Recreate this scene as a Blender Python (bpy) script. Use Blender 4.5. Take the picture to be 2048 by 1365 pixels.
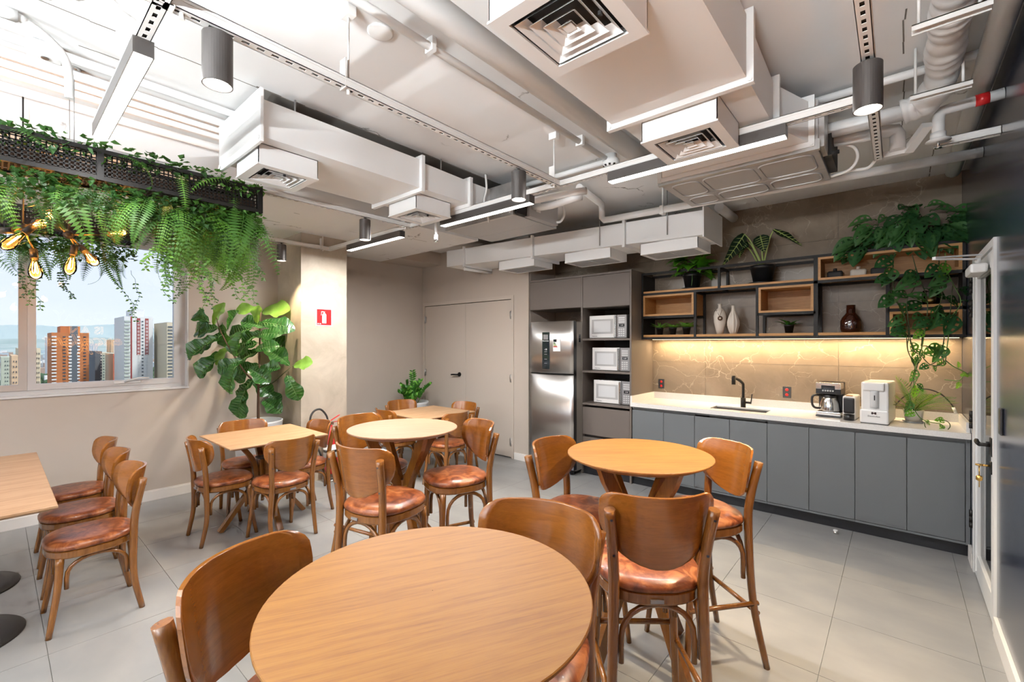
import bpy, bmesh, math, random
from math import sin, cos, pi, radians as RAD, sqrt, atan2
from mathutils import Vector as V, Matrix, Euler
for _o in list(bpy.data.objects): bpy.data.objects.remove(_o)
SC = bpy.context.scene
COL = SC.collection
random.seed(7)

# ------------------------------------------------------------------ camera, sky, exposure
F_PX, YAW, HORIZON, EYE = 895.0, 40.75, 688.0, 1.55
cam_d = bpy.data.cameras.new('camera'); cam = bpy.data.objects.new('camera', cam_d); COL.objects.link(cam)
cam_d.sensor_fit = 'HORIZONTAL'; cam_d.sensor_width = 36.0
cam_d.lens = 36.0 * F_PX / 2048.0
cam_d.shift_y = (HORIZON - 682.5) / 2048.0
cam_d.clip_start = 0.02; cam_d.clip_end = 20000
cam.location = (0, 0, EYE); cam.rotation_euler = (pi / 2, 0, RAD(YAW))
SC.camera = cam
vs = SC.view_settings
vs.view_transform = 'Standard'; vs.look = 'None'; vs.exposure = 1.6; vs.gamma = 1.0; vs.use_curve_mapping = False
SC.cycles.use_denoising = True
SC.cycles.max_bounces = 5; SC.cycles.diffuse_bounces = 3; SC.cycles.glossy_bounces = 3; SC.cycles.transmission_bounces = 3; SC.cycles.transparent_max_bounces = 8
SC.cycles.use_adaptive_sampling = True; SC.cycles.adaptive_threshold = .05; SC.cycles.adaptive_min_samples = 24; SC.cycles.use_light_tree = False
SC.cycles.sample_clamp_indirect = 3.0; SC.cycles.caustics_reflective = False; SC.cycles.caustics_refractive = False
W = bpy.data.worlds.new('sky'); SC.world = W; W.use_nodes = True
def build_world():
    nt = W.node_tree; nt.nodes.clear()
    out = nt.nodes.new('ShaderNodeOutputWorld'); bg = nt.nodes.new('ShaderNodeBackground')
    tc = nt.nodes.new('ShaderNodeTexCoord'); sp = nt.nodes.new('ShaderNodeSeparateXYZ')
    rp = nt.nodes.new('ShaderNodeValToRGB'); cr = rp.color_ramp
    cr.elements[0].position = 0.0; cr.elements[0].color = (.62, .68, .80, 1)
    cr.elements[1].position = 0.5; cr.elements[1].color = (.50, .56, .72, 1)
    e = cr.elements.new(.12); e.color = (.60, .66, .80, 1)
    no = nt.nodes.new('ShaderNodeTexNoise'); no.inputs['Scale'].default_value = 2.2; no.inputs['Detail'].default_value = 4
    mp = nt.nodes.new('ShaderNodeMapping'); mp.inputs['Scale'].default_value = (1, 1, 5)
    mx = nt.nodes.new('ShaderNodeMixRGB'); mx.blend_type = 'MIX'; mx.inputs[2].default_value = (.72, .76, .84, 1)
    mr = nt.nodes.new('ShaderNodeMapRange'); mr.inputs[1].default_value = .48; mr.inputs[2].default_value = .75; mr.inputs[4].default_value = .6
    L = nt.links.new
    L(tc.outputs['Generated'], sp.inputs[0]); L(sp.outputs['Z'], rp.inputs[0]); L(tc.outputs['Generated'], mp.inputs[0])
    L(mp.outputs[0], no.inputs['Vector']); L(no.outputs[0], mr.inputs[0]); L(mr.outputs[0], mx.inputs[0]); L(rp.outputs[0], mx.inputs[1])
    L(mx.outputs[0], bg.inputs[0]); bg.inputs[1].default_value = SKY; L(bg.outputs[0], out.inputs[0])
SKY = .50
build_world()
sun_d = bpy.data.lights.new('sun', 'SUN'); sun = bpy.data.objects.new('sun', sun_d); COL.objects.link(sun)     # stands behind the building, lights the city only
sun_d.energy = 1.1; sun_d.angle = RAD(6); sun_d.color = (1, .96, .9); sun.rotation_euler = Euler((RAD(38), 0, RAD(118)))
# light levels (W) of the room's lamps and the added fill pendants, built further down
LED_W, SPOT_W, STRIP_W, BULB_W, FILL_DOWN_W, FILL_UP_W = 11.0, 26.0, 9.5, 0.5, 7.0, 88.0
WARM, NEUT = (1.0, .80, .54), (1.0, .99, .985)

# ------------------------------------------------------------------ helpers
def at(u, v, x=None, y=None, z=None):
    """a pixel of the 2048x1365 photograph projected onto a plane of the room -> world point"""
    d = (u - 1024) / F_PX; e = (HORIZON - v) / F_PX; a = RAD(YAW)
    r = V((-sin(a) + d * cos(a), cos(a) + d * sin(a), e))
    t = x / r.x if x is not None else y / r.y if y is not None else (z - EYE) / r.z
    return V((r.x * t, r.y * t, EYE + r.z * t))

class MB:
    def __init__(s): s.v = []; s.f = []; s.sm = []
    def add(s, vs_, fs, smooth=False):
        o = len(s.v); s.v += [tuple(p) for p in vs_]
        for f in fs: s.f.append(tuple(i + o for i in f)); s.sm.append(smooth)
        return s
    def box(s, a, b):
        x0, y0, z0 = [min(i, j) for i, j in zip(a, b)]; x1, y1, z1 = [max(i, j) for i, j in zip(a, b)]
        return s.add([(x0, y0, z0), (x1, y0, z0), (x1, y1, z0), (x0, y1, z0), (x0, y0, z1), (x1, y0, z1), (x1, y1, z1), (x0, y1, z1)],
                     [(0, 3, 2, 1), (4, 5, 6, 7), (0, 1, 5, 4), (1, 2, 6, 5), (2, 3, 7, 6), (3, 0, 4, 7)])
    def hexa(s, b4, t4):
        return s.add(list(b4) + list(t4), [(0, 3, 2, 1), (4, 5, 6, 7), (0, 1, 5, 4), (1, 2, 6, 5), (2, 3, 7, 6), (3, 0, 4, 7)])
    def rbox(s, a, b, r=.005, seg=2):
        """box with rounded edges"""
        bm = bmesh.new(); bmesh.ops.create_cube(bm, size=1)
        c = [(i + j) / 2 for i, j in zip(a, b)]; d = [abs(j - i) for i, j in zip(a, b)]
        for p in bm.verts: p.co = V((p.co.x * d[0] + c[0], p.co.y * d[1] + c[1], p.co.z * d[2] + c[2]))
        r = min(r, min(d) * .49)
        bmesh.ops.bevel(bm, geom=list(bm.edges), offset=r, segments=seg, affect='EDGES', profile=.5)
        s.frombm(bm); return s
    def frombm(s, bm, smooth=False):
        bm.verts.index_update(); s.add([p.co[:] for p in bm.verts], [[q.index for q in f.verts] for f in bm.faces], smooth); bm.free()
    def ring(s, rings, closed=True, cap=True, smooth=True):
        n = len(rings[0]); vs_ = [p for r in rings for p in r]; fs = []
        for i in range(len(rings) - 1):
            for j in range(n if closed else n - 1):
                k = (j + 1) % n; fs.append((i * n + j, i * n + k, (i + 1) * n + k, (i + 1) * n + j))
        o = len(s.v); s.add(vs_, fs, smooth)
        if cap:
            s.f.append(tuple(o + j for j in reversed(range(n)))); s.sm.append(False)
            s.f.append(tuple(o + (len(rings) - 1) * n + j for j in range(n))); s.sm.append(False)
        return s
    def tube(s, path, r, n=8, cap=True, flat=None, smooth=True, up=None):
        """tube along a path; r scalar or list; flat=(w,h) gives a rectangular section"""
        P = [V(p) for p in path]; rings = []; pn = None
        for i, p in enumerate(P):
            t = (P[min(i + 1, len(P) - 1)] - P[max(i - 1, 0)]).normalized()
            if pn is None:
                a = V(up) if up else (V((0, 0, 1)) if abs(t.z) < .9 else V((1, 0, 0)))
                pn = (a - t * a.dot(t)).normalized()
            else:
                pn = (pn - t * pn.dot(t)).normalized()
            bn = t.cross(pn)
            if flat:
                w, h = flat; k = 1 if not isinstance(r, (list, tuple)) else r[i]
                rings.append([p + bn * (a * w / 2 * k) + pn * (b * h / 2 * k) for a, b in ((-1, -1), (1, -1), (1, 1), (-1, 1))])
            else:
                rr = r[i] if isinstance(r, (list, tuple)) else r
                rings.append([p + (bn * cos(2 * pi * j / n) + pn * sin(2 * pi * j / n)) * rr for j in range(n)])
        return s.ring(rings, cap=cap, smooth=smooth and not flat)
    def cyl(s, p, q, r, r2=None, n=16, cap=True):
        return s.tube([p, q], [r, r if r2 is None else r2], n=n, cap=cap)
    def lathe(s, prof, c=(0, 0, 0), n=24, smooth=True, sx=1, sy=1, cap=False):
        rings = [[(c[0] + r * sx * cos(2 * pi * j / n), c[1] + r * sy * sin(2 * pi * j / n), c[2] + z) for j in range(n)] for r, z in prof]
        return s.ring(rings, cap=cap, smooth=smooth)
    def prism(s, poly, h0, h1, axis='z'):
        m = {'z': lambda a, b, h: (a, b, h), 'y': lambda a, b, h: (a, h, b), 'x': lambda a, b, h: (h, a, b)}[axis]
        n = len(poly); vs_ = [m(a, b, h0) for a, b in poly] + [m(a, b, h1) for a, b in poly]
        return s.add(vs_, [tuple(reversed(range(n))), tuple(range(n, 2 * n))] + [(i, (i + 1) % n, n + (i + 1) % n, n + i) for i in range(n)])
    def sphere(s, c, r, n=12, m=8, sz=1):
        return s.lathe([(max(r * sin(pi * i / m), 1e-5), -r * sz * cos(pi * i / m)) for i in range(m + 1)], c, n)
    def mesh(s, name):
        me = bpy.data.meshes.new(name); me.from_pydata(s.v, [], s.f); me.update()
        bm = bmesh.new(); bm.from_mesh(me)
        for f, k in zip(bm.faces, s.sm): f.smooth = k
        bmesh.ops.recalc_face_normals(bm, faces=bm.faces); bm.to_mesh(me); bm.free()
        return me
    def build(s, name, mat, parent=None, loc=None, kind=None, rot=None):
        o = bpy.data.objects.new(name, s.mesh(name)); COL.objects.link(o)
        if mat is not None: o.data.materials.append(MAT[mat] if isinstance(mat, str) else mat)
        if parent is not None: o.parent = parent
        if loc: o.location = loc
        if rot: o.rotation_euler = rot
        if kind: o['kind'] = kind
        return o

def thing(name, label, cat, loc=(0, 0, 0), rz=0, group=None):
    o = bpy.data.objects.new(name, None); COL.objects.link(o); o.empty_display_size = .05
    o.location = loc; o.rotation_euler = (0, 0, rz); o['label'] = label; o['category'] = cat
    if group: o['group'] = group
    return o
def tag(o, label, cat, group=None):
    o['label'] = label; o['category'] = cat
    if group: o['group'] = group
    return o
def inst(name, mesh, parent, loc=(0, 0, 0), rot=None, mtx=None, mat=None, sc=None):
    o = bpy.data.objects.new(name, mesh); COL.objects.link(o); o.parent = parent
    if mtx is not None: o.matrix_local = mtx
    else:
        o.location = loc
        if rot: o.rotation_euler = rot
        if sc: o.scale = sc if isinstance(sc, (tuple, list)) else (sc, sc, sc)
    return o
def copy_tree(o, parent=None):
    c = o.copy(); COL.objects.link(c); c.parent = parent
    for ch in list(o.children): copy_tree(ch, c)
    return c
def arc(c, r, a0, a1, n, plane='xz', r2=None):
    r2 = r if r2 is None else r2; out = []
    for i in range(n + 1):
        a = RAD(a0 + (a1 - a0) * i / n); p, q = r * cos(a), r2 * sin(a)
        out.append(V(c) + (V((p, 0, q)) if plane == 'xz' else V((0, p, q)) if plane == 'yz' else V((p, q, 0))))
    return out
def spline(pts, n=6):
    """Catmull-Rom through points"""
    P = [V(p) for p in pts]; P = [P[0] * 2 - P[1]] + P + [P[-1] * 2 - P[-2]]; out = []
    for i in range(1, len(P) - 2):
        for k in range(n):
            t = k / n; a, b, c, d = P[i - 1:i + 3]
            out.append(.5 * ((2 * b) + (c - a) * t + (2 * a - 5 * b + 4 * c - d) * t * t + (3 * b - a - 3 * c + d) * t ** 3))
    return out + [P[-2]]

# ------------------------------------------------------------------ materials
MAT = {}
class N:
    def __init__(s, name):
        s.m = bpy.data.materials.new(name); s.m.use_nodes = True; s.t = s.m.node_tree
        s.b = s.t.nodes['Principled BSDF']; s.out = s.t.nodes['Material Output']; MAT[name] = s.m
    def n(s, ty, **k):
        o = s.t.nodes.new(ty)
        for a, b in k.items():
            if a in o.inputs: o.inputs[a].default_value = b
            else: setattr(o, a, b)
        return o
    def l(s, a, b): s.t.links.new(a, b)
    def set(s, **k):
        names = {'col': 'Base Color', 'rough': 'Roughness', 'metal': 'Metallic', 'coat': 'Coat Weight', 'coatr': 'Coat Roughness', 'spec': 'Specular IOR Level', 'trans': 'Transmission Weight', 'ior': 'IOR', 'emit': 'Emission Color', 'es': 'Emission Strength', 'sss': 'Subsurface Weight', 'alpha': 'Alpha', 'aniso': 'Anisotropic'}
        for a, b in k.items():
            if a in ('col', 'emit'): b = (*b, 1)
            s.b.inputs[names[a]].default_value = b
        return s
    def coords(s, scale=(1, 1, 1), rot=(0, 0, 0), kind='Object', loc=(0, 0, 0)):
        tc = s.n('ShaderNodeTexCoord'); mp = s.n('ShaderNodeMapping'); src = tc.outputs[kind]
        if any(rot):                         # turn first, stretch afterwards
            mr = s.n('ShaderNodeMapping'); mr.inputs['Rotation'].default_value = rot; s.l(src, mr.inputs[0]); src = mr.outputs[0]
        mp.inputs['Scale'].default_value = scale; mp.inputs['Location'].default_value = loc
        s.l(src, mp.inputs[0]); return mp.outputs[0]
    def world(s, scale=(1, 1, 1), rot=(0, 0, 0)):
        g = s.n('ShaderNodeNewGeometry'); mp = s.n('ShaderNodeMapping')
        mp.inputs['Scale'].default_value = scale; mp.inputs['Rotation'].default_value = rot
        s.l(g.outputs['Position'], mp.inputs[0]); return mp.outputs[0]
    def noise(s, vec, scale, detail=4, rough=.55, dist=0):
        o = s.n('ShaderNodeTexNoise'); o.inputs['Scale'].default_value = scale; o.inputs['Detail'].default_value = detail
        o.inputs['Roughness'].default_value = rough; o.inputs['Distortion'].default_value = dist
        if vec is not None: s.l(vec, o.inputs['Vector'])
        return o.outputs[0]
    def ramp(s, fac, stops):
        o = s.n('ShaderNodeValToRGB'); cr = o.color_ramp
        while len(cr.elements) < len(stops): cr.elements.new(.5)
        for e, (p, c) in zip(cr.elements, stops): e.position = p; e.color = (*c, 1) if len(c) == 3 else c
        s.l(fac, o.inputs[0]); return o.outputs[0]
    def mix(s, fac, a, b, mode='MIX'):
        o = s.n('ShaderNodeMixRGB', blend_type=mode)
        for i, q in ((0, fac), (1, a), (2, b)):
            if isinstance(q, (int, float)): o.inputs[i].default_value = q
            elif isinstance(q, tuple): o.inputs[i].default_value = (*q, 1)
            else: s.l(q, o.inputs[i])
        return o.outputs[0]
    def col(s, out): s.l(out, s.b.inputs['Base Color']); return s
    def bump(s, h, strength=.2, dist=.01):
        o = s.n('ShaderNodeBump'); o.inputs['Strength'].default_value = strength; o.inputs['Distance'].default_value = dist
        s.l(h, o.inputs['Height']); s.l(o.outputs[0], s.b.inputs['Normal']); return s
def plain(name, col, rough=.5, **k): return N(name).set(col=col, rough=rough, **k)

def wood(name, c0, c1, c2, scale=(1.2, 22, 22), rot=(0, 0, 0), rough=.38, coat=.15, kind='Object'):
    m = N(name); v = m.coords(scale, rot, kind)
    a = m.noise(v, 3.0, 5, .6, .6); b = m.noise(v, 14, 3, .6)
    f = m.mix(.35, a, b)
    m.col(m.ramp(f, [(.30, c0), (.5, c1), (.68, c2)])).set(rough=rough, coat=coat, coatr=.14)
    m.bump(f, .06, .004); return m
wood('oak', (0.178, 0.064, 0.007), (0.268, 0.112, 0.013), (0.313, 0.143, 0.019), scale=(1.0, 20, 20), rot=(0, 0, RAD(-43)), rough=.52, coat=0)
wood('oak2', (0.153, 0.053, 0.008), (0.272, 0.109, 0.019), (0.337, 0.147, 0.029), scale=(1.0, 20, 20), rot=(0, 0, RAD(-15)), rough=.52, coat=0)
wood('oak_pale', (0.223, 0.116, 0.063), (0.326, 0.183, 0.108), (0.378, 0.226, 0.141), scale=(1.0, 18, 18), rot=(0, 0, RAD(-12)), rough=.52, coat=0)
wood('oak_rect', (0.277, 0.151, 0.071), (0.421, 0.254, 0.136), (0.498, 0.318, 0.184), scale=(1.0, 18, 18), rot=(0, 0, RAD(-90)), rough=.52, coat=0)
wood('ply', (0.209, 0.067, 0.007), (0.267, 0.090, 0.011), (0.306, 0.108, 0.014), scale=(1.5, 10, 20), rough=.24, coat=.7)
wood('beech', (0.147, 0.052, 0.008), (0.216, 0.079, 0.012), (0.259, 0.102, 0.018), scale=(16, 16, 1.6), rough=.26, coat=.5)
wood('shelfwood', (0.378, 0.176, 0.052), (0.522, 0.264, 0.084), (0.594, 0.326, 0.116), scale=(1.3, 18, 24), rough=.45, coat=0)
m = N('leather'); v = m.coords((1, 1, 1)); a = m.noise(v, 13, 5, .62, .9); b = m.noise(v, 160, 2)
m.col(m.ramp(a, [(.34, (.085, .018, .006)), (.50, (.23, .062, .018)), (.66, (.42, .155, .055))])).set(rough=.34, coat=.1).bump(b, .12, .002)
m = N('floor_tile'); v = m.world((1, 1, 1)); a = m.noise(v, 1.1, 5, .55, .3); b = m.noise(m.world((1, 1.8, 1)), 3.2, 4, .5, .2)
f = m.mix(.45, a, b)
m.col(m.ramp(f, [(.30, (.215, .219, .221)), (.50, (.262, .263, .260)), (.68, (.31, .306, .296))])).set(rough=.30, spec=.5)
m.bump(m.noise(v, 40, 2), .015, .002)
plain('grout', (.24, .24, .235), .8)
plain('tile_grout', (.22, .19, .16), .8)
def stucco(name, c0, c1, sc=2.2, rough=.75, bump=.05):
    m = N(name); v = m.world(); a = m.noise(v, sc, 6, .62, .6); m.col(m.ramp(a, [(.32, c0), (.68, c1)])).set(rough=rough)
    m.bump(m.noise(v, 60, 4), bump, .002); return m
stucco('wall_taupe', (.50, .435, .375), (.53, .465, .40), 1.0, .8, .03)
stucco('pillar_stucco', (.41, .35, .27), (.60, .52, .42), 2.4, .6, .05)
stucco('wall_white', (.78, .77, .75), (.82, .81, .79), 1.0, .85)
plain('door_taupe', (.55, .485, .42), .5)
plain('trim_white', (.80, .77, .73), .45)
m = N('ceiling_paint'); v = m.world(); a = m.noise(v, 1.3, 5, .6)
base = m.ramp(a, [(.3, (.83, .825, .82)), (.7, (.88, .876, .87))])
vo = m.n('ShaderNodeTexVoronoi', feature='DISTANCE_TO_EDGE'); vo.inputs['Scale'].default_value = .9
wv = m.n('ShaderNodeTexNoise'); wv.inputs['Scale'].default_value = 6; wv.inputs['Detail'].default_value = 6
g = m.world((1, 1, 1)); mm = m.n('ShaderNodeMixRGB', blend_type='ADD'); mm.inputs[0].default_value = .25; m.l(g, mm.inputs[1]); m.l(g, wv.inputs['Vector']); m.l(wv.outputs[1], mm.inputs[2]); m.l(mm.outputs[0], vo.inputs['Vector'])
crack = m.ramp(vo.outputs['Distance'], [(.0, (1, 1, 1)), (.006, (0, 0, 0))]); msk = m.ramp(m.noise(v, 2.0, 4), [(.56, (0, 0, 0)), (.62, (1, 1, 1))])
m.col(m.mix(m.mix(1.0, crack, msk, 'MULTIPLY'), base, (.22, .20, .18))).set(rough=.85).bump(m.noise(v, 25, 5), .06, .004)
plain('duct_white', (.82, .818, .81), .5)
plain('pipe_white', (.82, .818, .81), .42)
plain('channel_white', (.82, .81, .79), .4)
plain('slot_dark', (.03, .03, .03), .8)
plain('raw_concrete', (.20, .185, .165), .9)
m = N('galvanised'); m.set(metal=.85, rough=.34); m.col(m.ramp(m.noise(m.world(), 7, 3), [(.35, (.50, .50, .49)), (.65, (.64, .63, .62))]))
plain('unit_metal', (.48, .475, .475), .38, metal=.35)
plain('lamp_grey', (.115, .105, .10), .38, metal=.5)
m = N('led'); m.set(col=(.9, .9, .9), emit=(1, .96, .90), es=4.0)
m = N('spot_glow'); m.set(col=(.9, .9, .9), emit=(1, .93, .82), es=7.0)
m = N('strip_glow'); m.set(col=(.9, .8, .6), emit=(1, .74, .40), es=1.5)
plain('lamp_reflector', (.85, .84, .82), .3)
plain('cab_grey', (.152, .164, .172), .42)
plain('cab_brown', (.150, .125, .108), .5)
plain('cab_inside', (.050, .044, .040), .6)
plain('toe_dark', (.012, .013, .016), .35)
m = N('quartz'); m.set(rough=.16); m.col(m.ramp(m.noise(m.world(), 120, 2), [(.4, (.82, .80, .77)), (.6, (.87, .855, .83))]))
m = N('marble_tile'); v = m.world((1, 1, 1)); base = m.ramp(m.noise(v, 2.0, 6, .6, .5), [(.28, (.195, .153, .112)), (.52, (.26, .208, .156)), (.74, (.325, .268, .206))])
wn = m.n('ShaderNodeTexNoise'); wn.inputs['Scale'].default_value = 2.6; wn.inputs['Detail'].default_value = 7; m.l(v, wn.inputs['Vector'])
ad = m.n('ShaderNodeMixRGB', blend_type='ADD'); ad.inputs[0].default_value = .6; m.l(v, ad.inputs[1]); m.l(wn.outputs[1], ad.inputs[2])
def _vein(scale, w0, w1, lo, hi, ns):
    vo = m.n('ShaderNodeTexVoronoi', feature='DISTANCE_TO_EDGE'); vo.inputs['Scale'].default_value = scale; m.l(ad.outputs[0], vo.inputs['Vector'])
    a_ = m.ramp(vo.outputs['Distance'], [(.0, (1, 1, 1)), (w0, (.4, .4, .4)), (w1, (0, 0, 0))]); k_ = m.ramp(m.noise(v, ns, 4), [(lo, (0, 0, 0)), (hi, (1, 1, 1))]); return m.mix(1.0, a_, k_, 'MULTIPLY')
vv = m.mix(1.0, _vein(2.2, .005, .012, .42, .58, 2.4), _vein(4.6, .006, .015, .46, .64, 3.1), 'ADD')
m.col(m.mix(vv, base, (.48, .41, .315))).set(rough=.2, spec=.32)
m = N('navy'); v = m.world((1, 30, .6)); m.col(m.ramp(m.noise(v, 2, 4), [(.3, (.018, .025, .046)), (.7, (.032, .042, .070))])).set(rough=.24, spec=.6, coat=.5, coatr=.18)
plain('black_metal', (.010, .009, .008), .5, spec=.3)
plain('black_plastic', (.012, .012, .013), .3)
plain('black_matte', (.02, .02, .021), .6)
plain('base_dark', (.045, .043, .042), .45, metal=.4)
m = N('steel'); v = m.coords((60, 60, .7)); m.set(metal=1.0, rough=.32, col=(.60, .585, .57), aniso=.75); m.bump(m.noise(v, 4, 3), .02, .001)
plain('chrome', (.75, .74, .72), .12, metal=1.0)
plain('fridge_side', (.30, .27, .235), .45, metal=.3)
plain('appliance_white', (.86, .855, .84), .28, coat=.3)
plain('outlet_dark', (.03, .034, .038), .4)
plain('mw_window', (.50, .50, .50), .12, coat=.5)
plain('mw_panel', (.33, .33, .335), .35, metal=.4)
plain('screen_dark', (.018, .022, .028), .1, coat=.5)
plain('red', (.62, .018, .02), .35)
plain('white', (.85, .85, .84), .4)
plain('pot_white', (.66, .67, .68), .5)
plain('pot_cream', (.72, .67, .60), .5)
plain('ceramic', (.78, .71, .62), .45)
plain('soil', (.045, .022, .012), .95)
plain('bark', (.10, .052, .028), .85)
plain('stem_green', (.10, .20, .035), .5)
plain('stem_dark', (.055, .075, .022), .6)
plain('rod_grey', (.35, .34, .33), .4, metal=.7)
plain('cable_white', (.80, .78, .75), .45)
plain('cable_black', (.012, .012, .012), .5)
plain('rubber', (.03, .028, .026), .7)
plain('alu', (.66, .67, .68), .35, metal=.25)
plain('alu_warm', (.55, .52, .49), .4, metal=.3)
plain('frame_white', (.74, .75, .75), .35)
plain('back_room', (.23, .24, .25), .9)
def leafm(name, c0, c1, rough=.35, sc=14, sss=0, vein=None):
    m = N(name); v = m.coords((1, 1, 1)); m.col(m.ramp(m.noise(v, sc, 3), [(.35, c0), (.65, c1)])).set(rough=rough, spec=.5)
    tr = m.n('ShaderNodeBsdfTranslucent'); tr.inputs[0].default_value = (c1[0] * 2.2, c1[1] * 2.0, c1[2] * .8, 1)
    mx = m.n('ShaderNodeMixShader'); mx.inputs[0].default_value = .22
    m.l(m.b.outputs[0], mx.inputs[1]); m.l(tr.outputs[0], mx.inputs[2]); m.l(mx.outputs[0], m.out.inputs[0]); return m
leafm('fig_leaf', (.018, .080, .018), (.042, .145, .030), .24)
leafm('fig_leaf_new', (.16, .34, .055), (.24, .45, .09), .3)
leafm('fern_bright', (.065, .19, .018), (.125, .285, .034), .5)
leafm('fern_mid', (.038, .125, .018), (.075, .19, .028), .5)
leafm('fern_dark', (.020, .066, .014), (.038, .105, .023), .45)
leafm('fern_yellow', (.20, .19, .02), (.30, .27, .04), .5)
leafm('ivy', (.020, .070, .016), (.045, .125, .028), .4)
leafm('monstera', (.018, .080, .026), (.045, .150, .050), .24)
leafm('monstera_mid', (.040, .135, .040), (.075, .205, .062), .24)
leafm('monstera_new', (.10, .30, .03), (.16, .40, .05), .34)
leafm('pothos', (.055, .24, .014), (.13, .40, .028), .3)
leafm('alocasia', (.004, .020, .008), (.008, .034, .012), .3)
plain('leaf_vein', (.42, .55, .16), .45)
plain('fig_vein', (.11, .24, .06), .4)
leafm('zz_leaf', (.022, .12, .014), (.055, .22, .022), .3)
leafm('palm', (.06, .15, .02), (.17, .26, .045), .45)
leafm('succulent', (.10, .36, .05), (.28, .60, .11), .4)
# glass: clear pane with fresnel reflection that lets daylight through
def glassmat(name, tint=(1, 1, 1), ior=1.45, rough=0.0, refl=1.0):
    m = N(name); tr = m.n('ShaderNodeBsdfTransparent'); tr.inputs[0].default_value = (*tint, 1)
    gl = m.n('ShaderNodeBsdfGlossy'); gl.inputs['Roughness'].default_value = rough
    fr = m.n('ShaderNodeFresnel'); fr.inputs['IOR'].default_value = ior
    mx = m.n('ShaderNodeMixShader'); m.l(fr.outputs[0], mx.inputs[0]); m.l(tr.outputs[0], mx.inputs[1]); m.l(gl.outputs[0], mx.inputs[2]); m.l(mx.outputs[0], m.out.inputs[0]); return m
glassmat('pane', (.97, .98, .98), 1.30)
glassmat('door_glass', (.55, .57, .58), 1.9)
glassmat('bulb_glass', (1.0, .72, .36), 1.35)
glassmat('clear_glass', (.93, .94, .94), 1.45)
m = N('amber_glass'); m.set(col=(.045, .010, .005), rough=.06, coat=.6, spec=.7)
m = N('filament'); m.set(col=(1, .6, .2), emit=(1, .50, .12), es=30.0)
m = N('neon'); m.set(col=(1, .6, .2), emit=(1, .42, .10), es=5.0)
plain('brass', (.55, .34, .10), .3, metal=1.0)

stucco('city_ground', (.16, .17, .16), (.30, .30, .29), .01, .9)
stucco('hill_far_hazed', (.36, .46, .47), (.42, .52, .52), .001, .95); stucco('hill_near_hazed', (.26, .36, .34), (.40, .47, .46), .004, .95)  # distance haze is mixed into these pale hill colours
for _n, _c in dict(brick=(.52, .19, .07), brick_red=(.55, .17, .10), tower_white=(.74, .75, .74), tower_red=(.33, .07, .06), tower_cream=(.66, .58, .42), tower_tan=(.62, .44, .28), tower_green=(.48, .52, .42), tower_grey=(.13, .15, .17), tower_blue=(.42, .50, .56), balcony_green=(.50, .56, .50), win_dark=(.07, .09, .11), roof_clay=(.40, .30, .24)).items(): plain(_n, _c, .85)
stucco('city_tree', (.05, .10, .055), (.10, .17, .08), .2, .95)

# ------------------------------------------------------------------ the room
def struct(o): o['kind'] = 'structure'; return o
XL, XR, YK, YF, ZC, ZB = -5.60, .40, 5.18, 4.58, 2.97, 2.78
XW = -5.875                      # recessed wall beyond the pillar
XA = -3.66                       # where the far wall ends and the kitchen alcove starts
YB = -4.5                        # wall behind the camera
fl = struct(MB().box((-6.2, YB - .2, -.12), (2.0, 5.4, -.004)).build('floor', 'grout'))
T = .585
tile_me = {}
def floor_tile(x0, y0, x1, y1):
    k = (round(x1 - x0, 3), round(y1 - y0, 3))
    if k not in tile_me:
        b = MB(); w, d = x1 - x0 - .0016, y1 - y0 - .0016
        b.hexa([(0, 0, -.004), (w, 0, -.004), (w, d, -.004), (0, d, -.004)], [(.0006, .0006, 0), (w - .0006, .0006, 0), (w - .0006, d - .0006, 0), (.0006, d - .0006, 0)])
        me = b.mesh('tile'); me.materials.append(MAT['floor_tile']); tile_me[k] = me
    inst('tile', tile_me[k], fl, (x0 + .0008, y0 + .0008, 0))
jx = [-.28 + T * k for k in range(-10, 2)]; jy = [2.52 + T * k for k in range(-6, 5)]
xs = [XW] + [x for x in jx if x > XW] + [XR]; ys = jy[:]
ys = [y for y in ys if y < 5.17] + [5.18]
for i in range(len(xs) - 1):
    for j in range(len(ys) - 1): floor_tile(xs[i], ys[j], xs[i + 1], ys[j + 1])
MB().box((XW, YB, -.004), (XR, ys[0] - .001, 0)).build('tiled_area', 'floor_tile', fl)
MB().box((XR, YB, -.004), (2.0, 5.3, -.001)).build('threshold_floor', 'floor_tile', fl)

ce = struct(MB().box((-6.2, YB - .2, ZC), (2.0, 5.4, ZC + .2)).build('ceiling', 'ceiling_paint'))
MB().box((-6.1, YB, ZB), (-3.80, 3.79, ZC)).build('beam', 'ceiling_paint', ce)
MB().box((-6.1, 3.79, ZB), (-5.42, YF, ZC)).build('edge_beam', 'wall_taupe', ce)
MB().box((-3.30, .97, ZC - .004), (-2.68, 3.0, ZC)).build('shaded_bare_strip', 'raw_concrete', ce)  # bare concrete above the duct; the duct's shade is also put into its colour
def seam(x, y0, y1, z, fill=.6, w=.006):
    b = MB(); y = y0
    while y < y1:
        l = random.uniform(.03, .22)
        if random.random() < fill:
            o = random.uniform(-.006, .006); b.hexa([(x + o, y, z - .001), (x + o + w, y, z - .001), (x + o * .3 + w, y + l, z - .001), (x + o * .3, y + l, z - .001)],
                                                   [(x + o, y, z), (x + o + w, y, z), (x + o * .3 + w, y + l, z), (x + o * .3, y + l, z)])
        y += l
    b.build('board_seam', 'raw_concrete', ce, kind='stuff')
seam(-2.69, -.6, .95, ZC, .75); seam(-2.69, .95, 3.0, ZC, .9, .014); seam(-2.95, -.2, .9, ZC, .5); seam(-2.35, -.3, .5, ZC, .35, .004)
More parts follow.
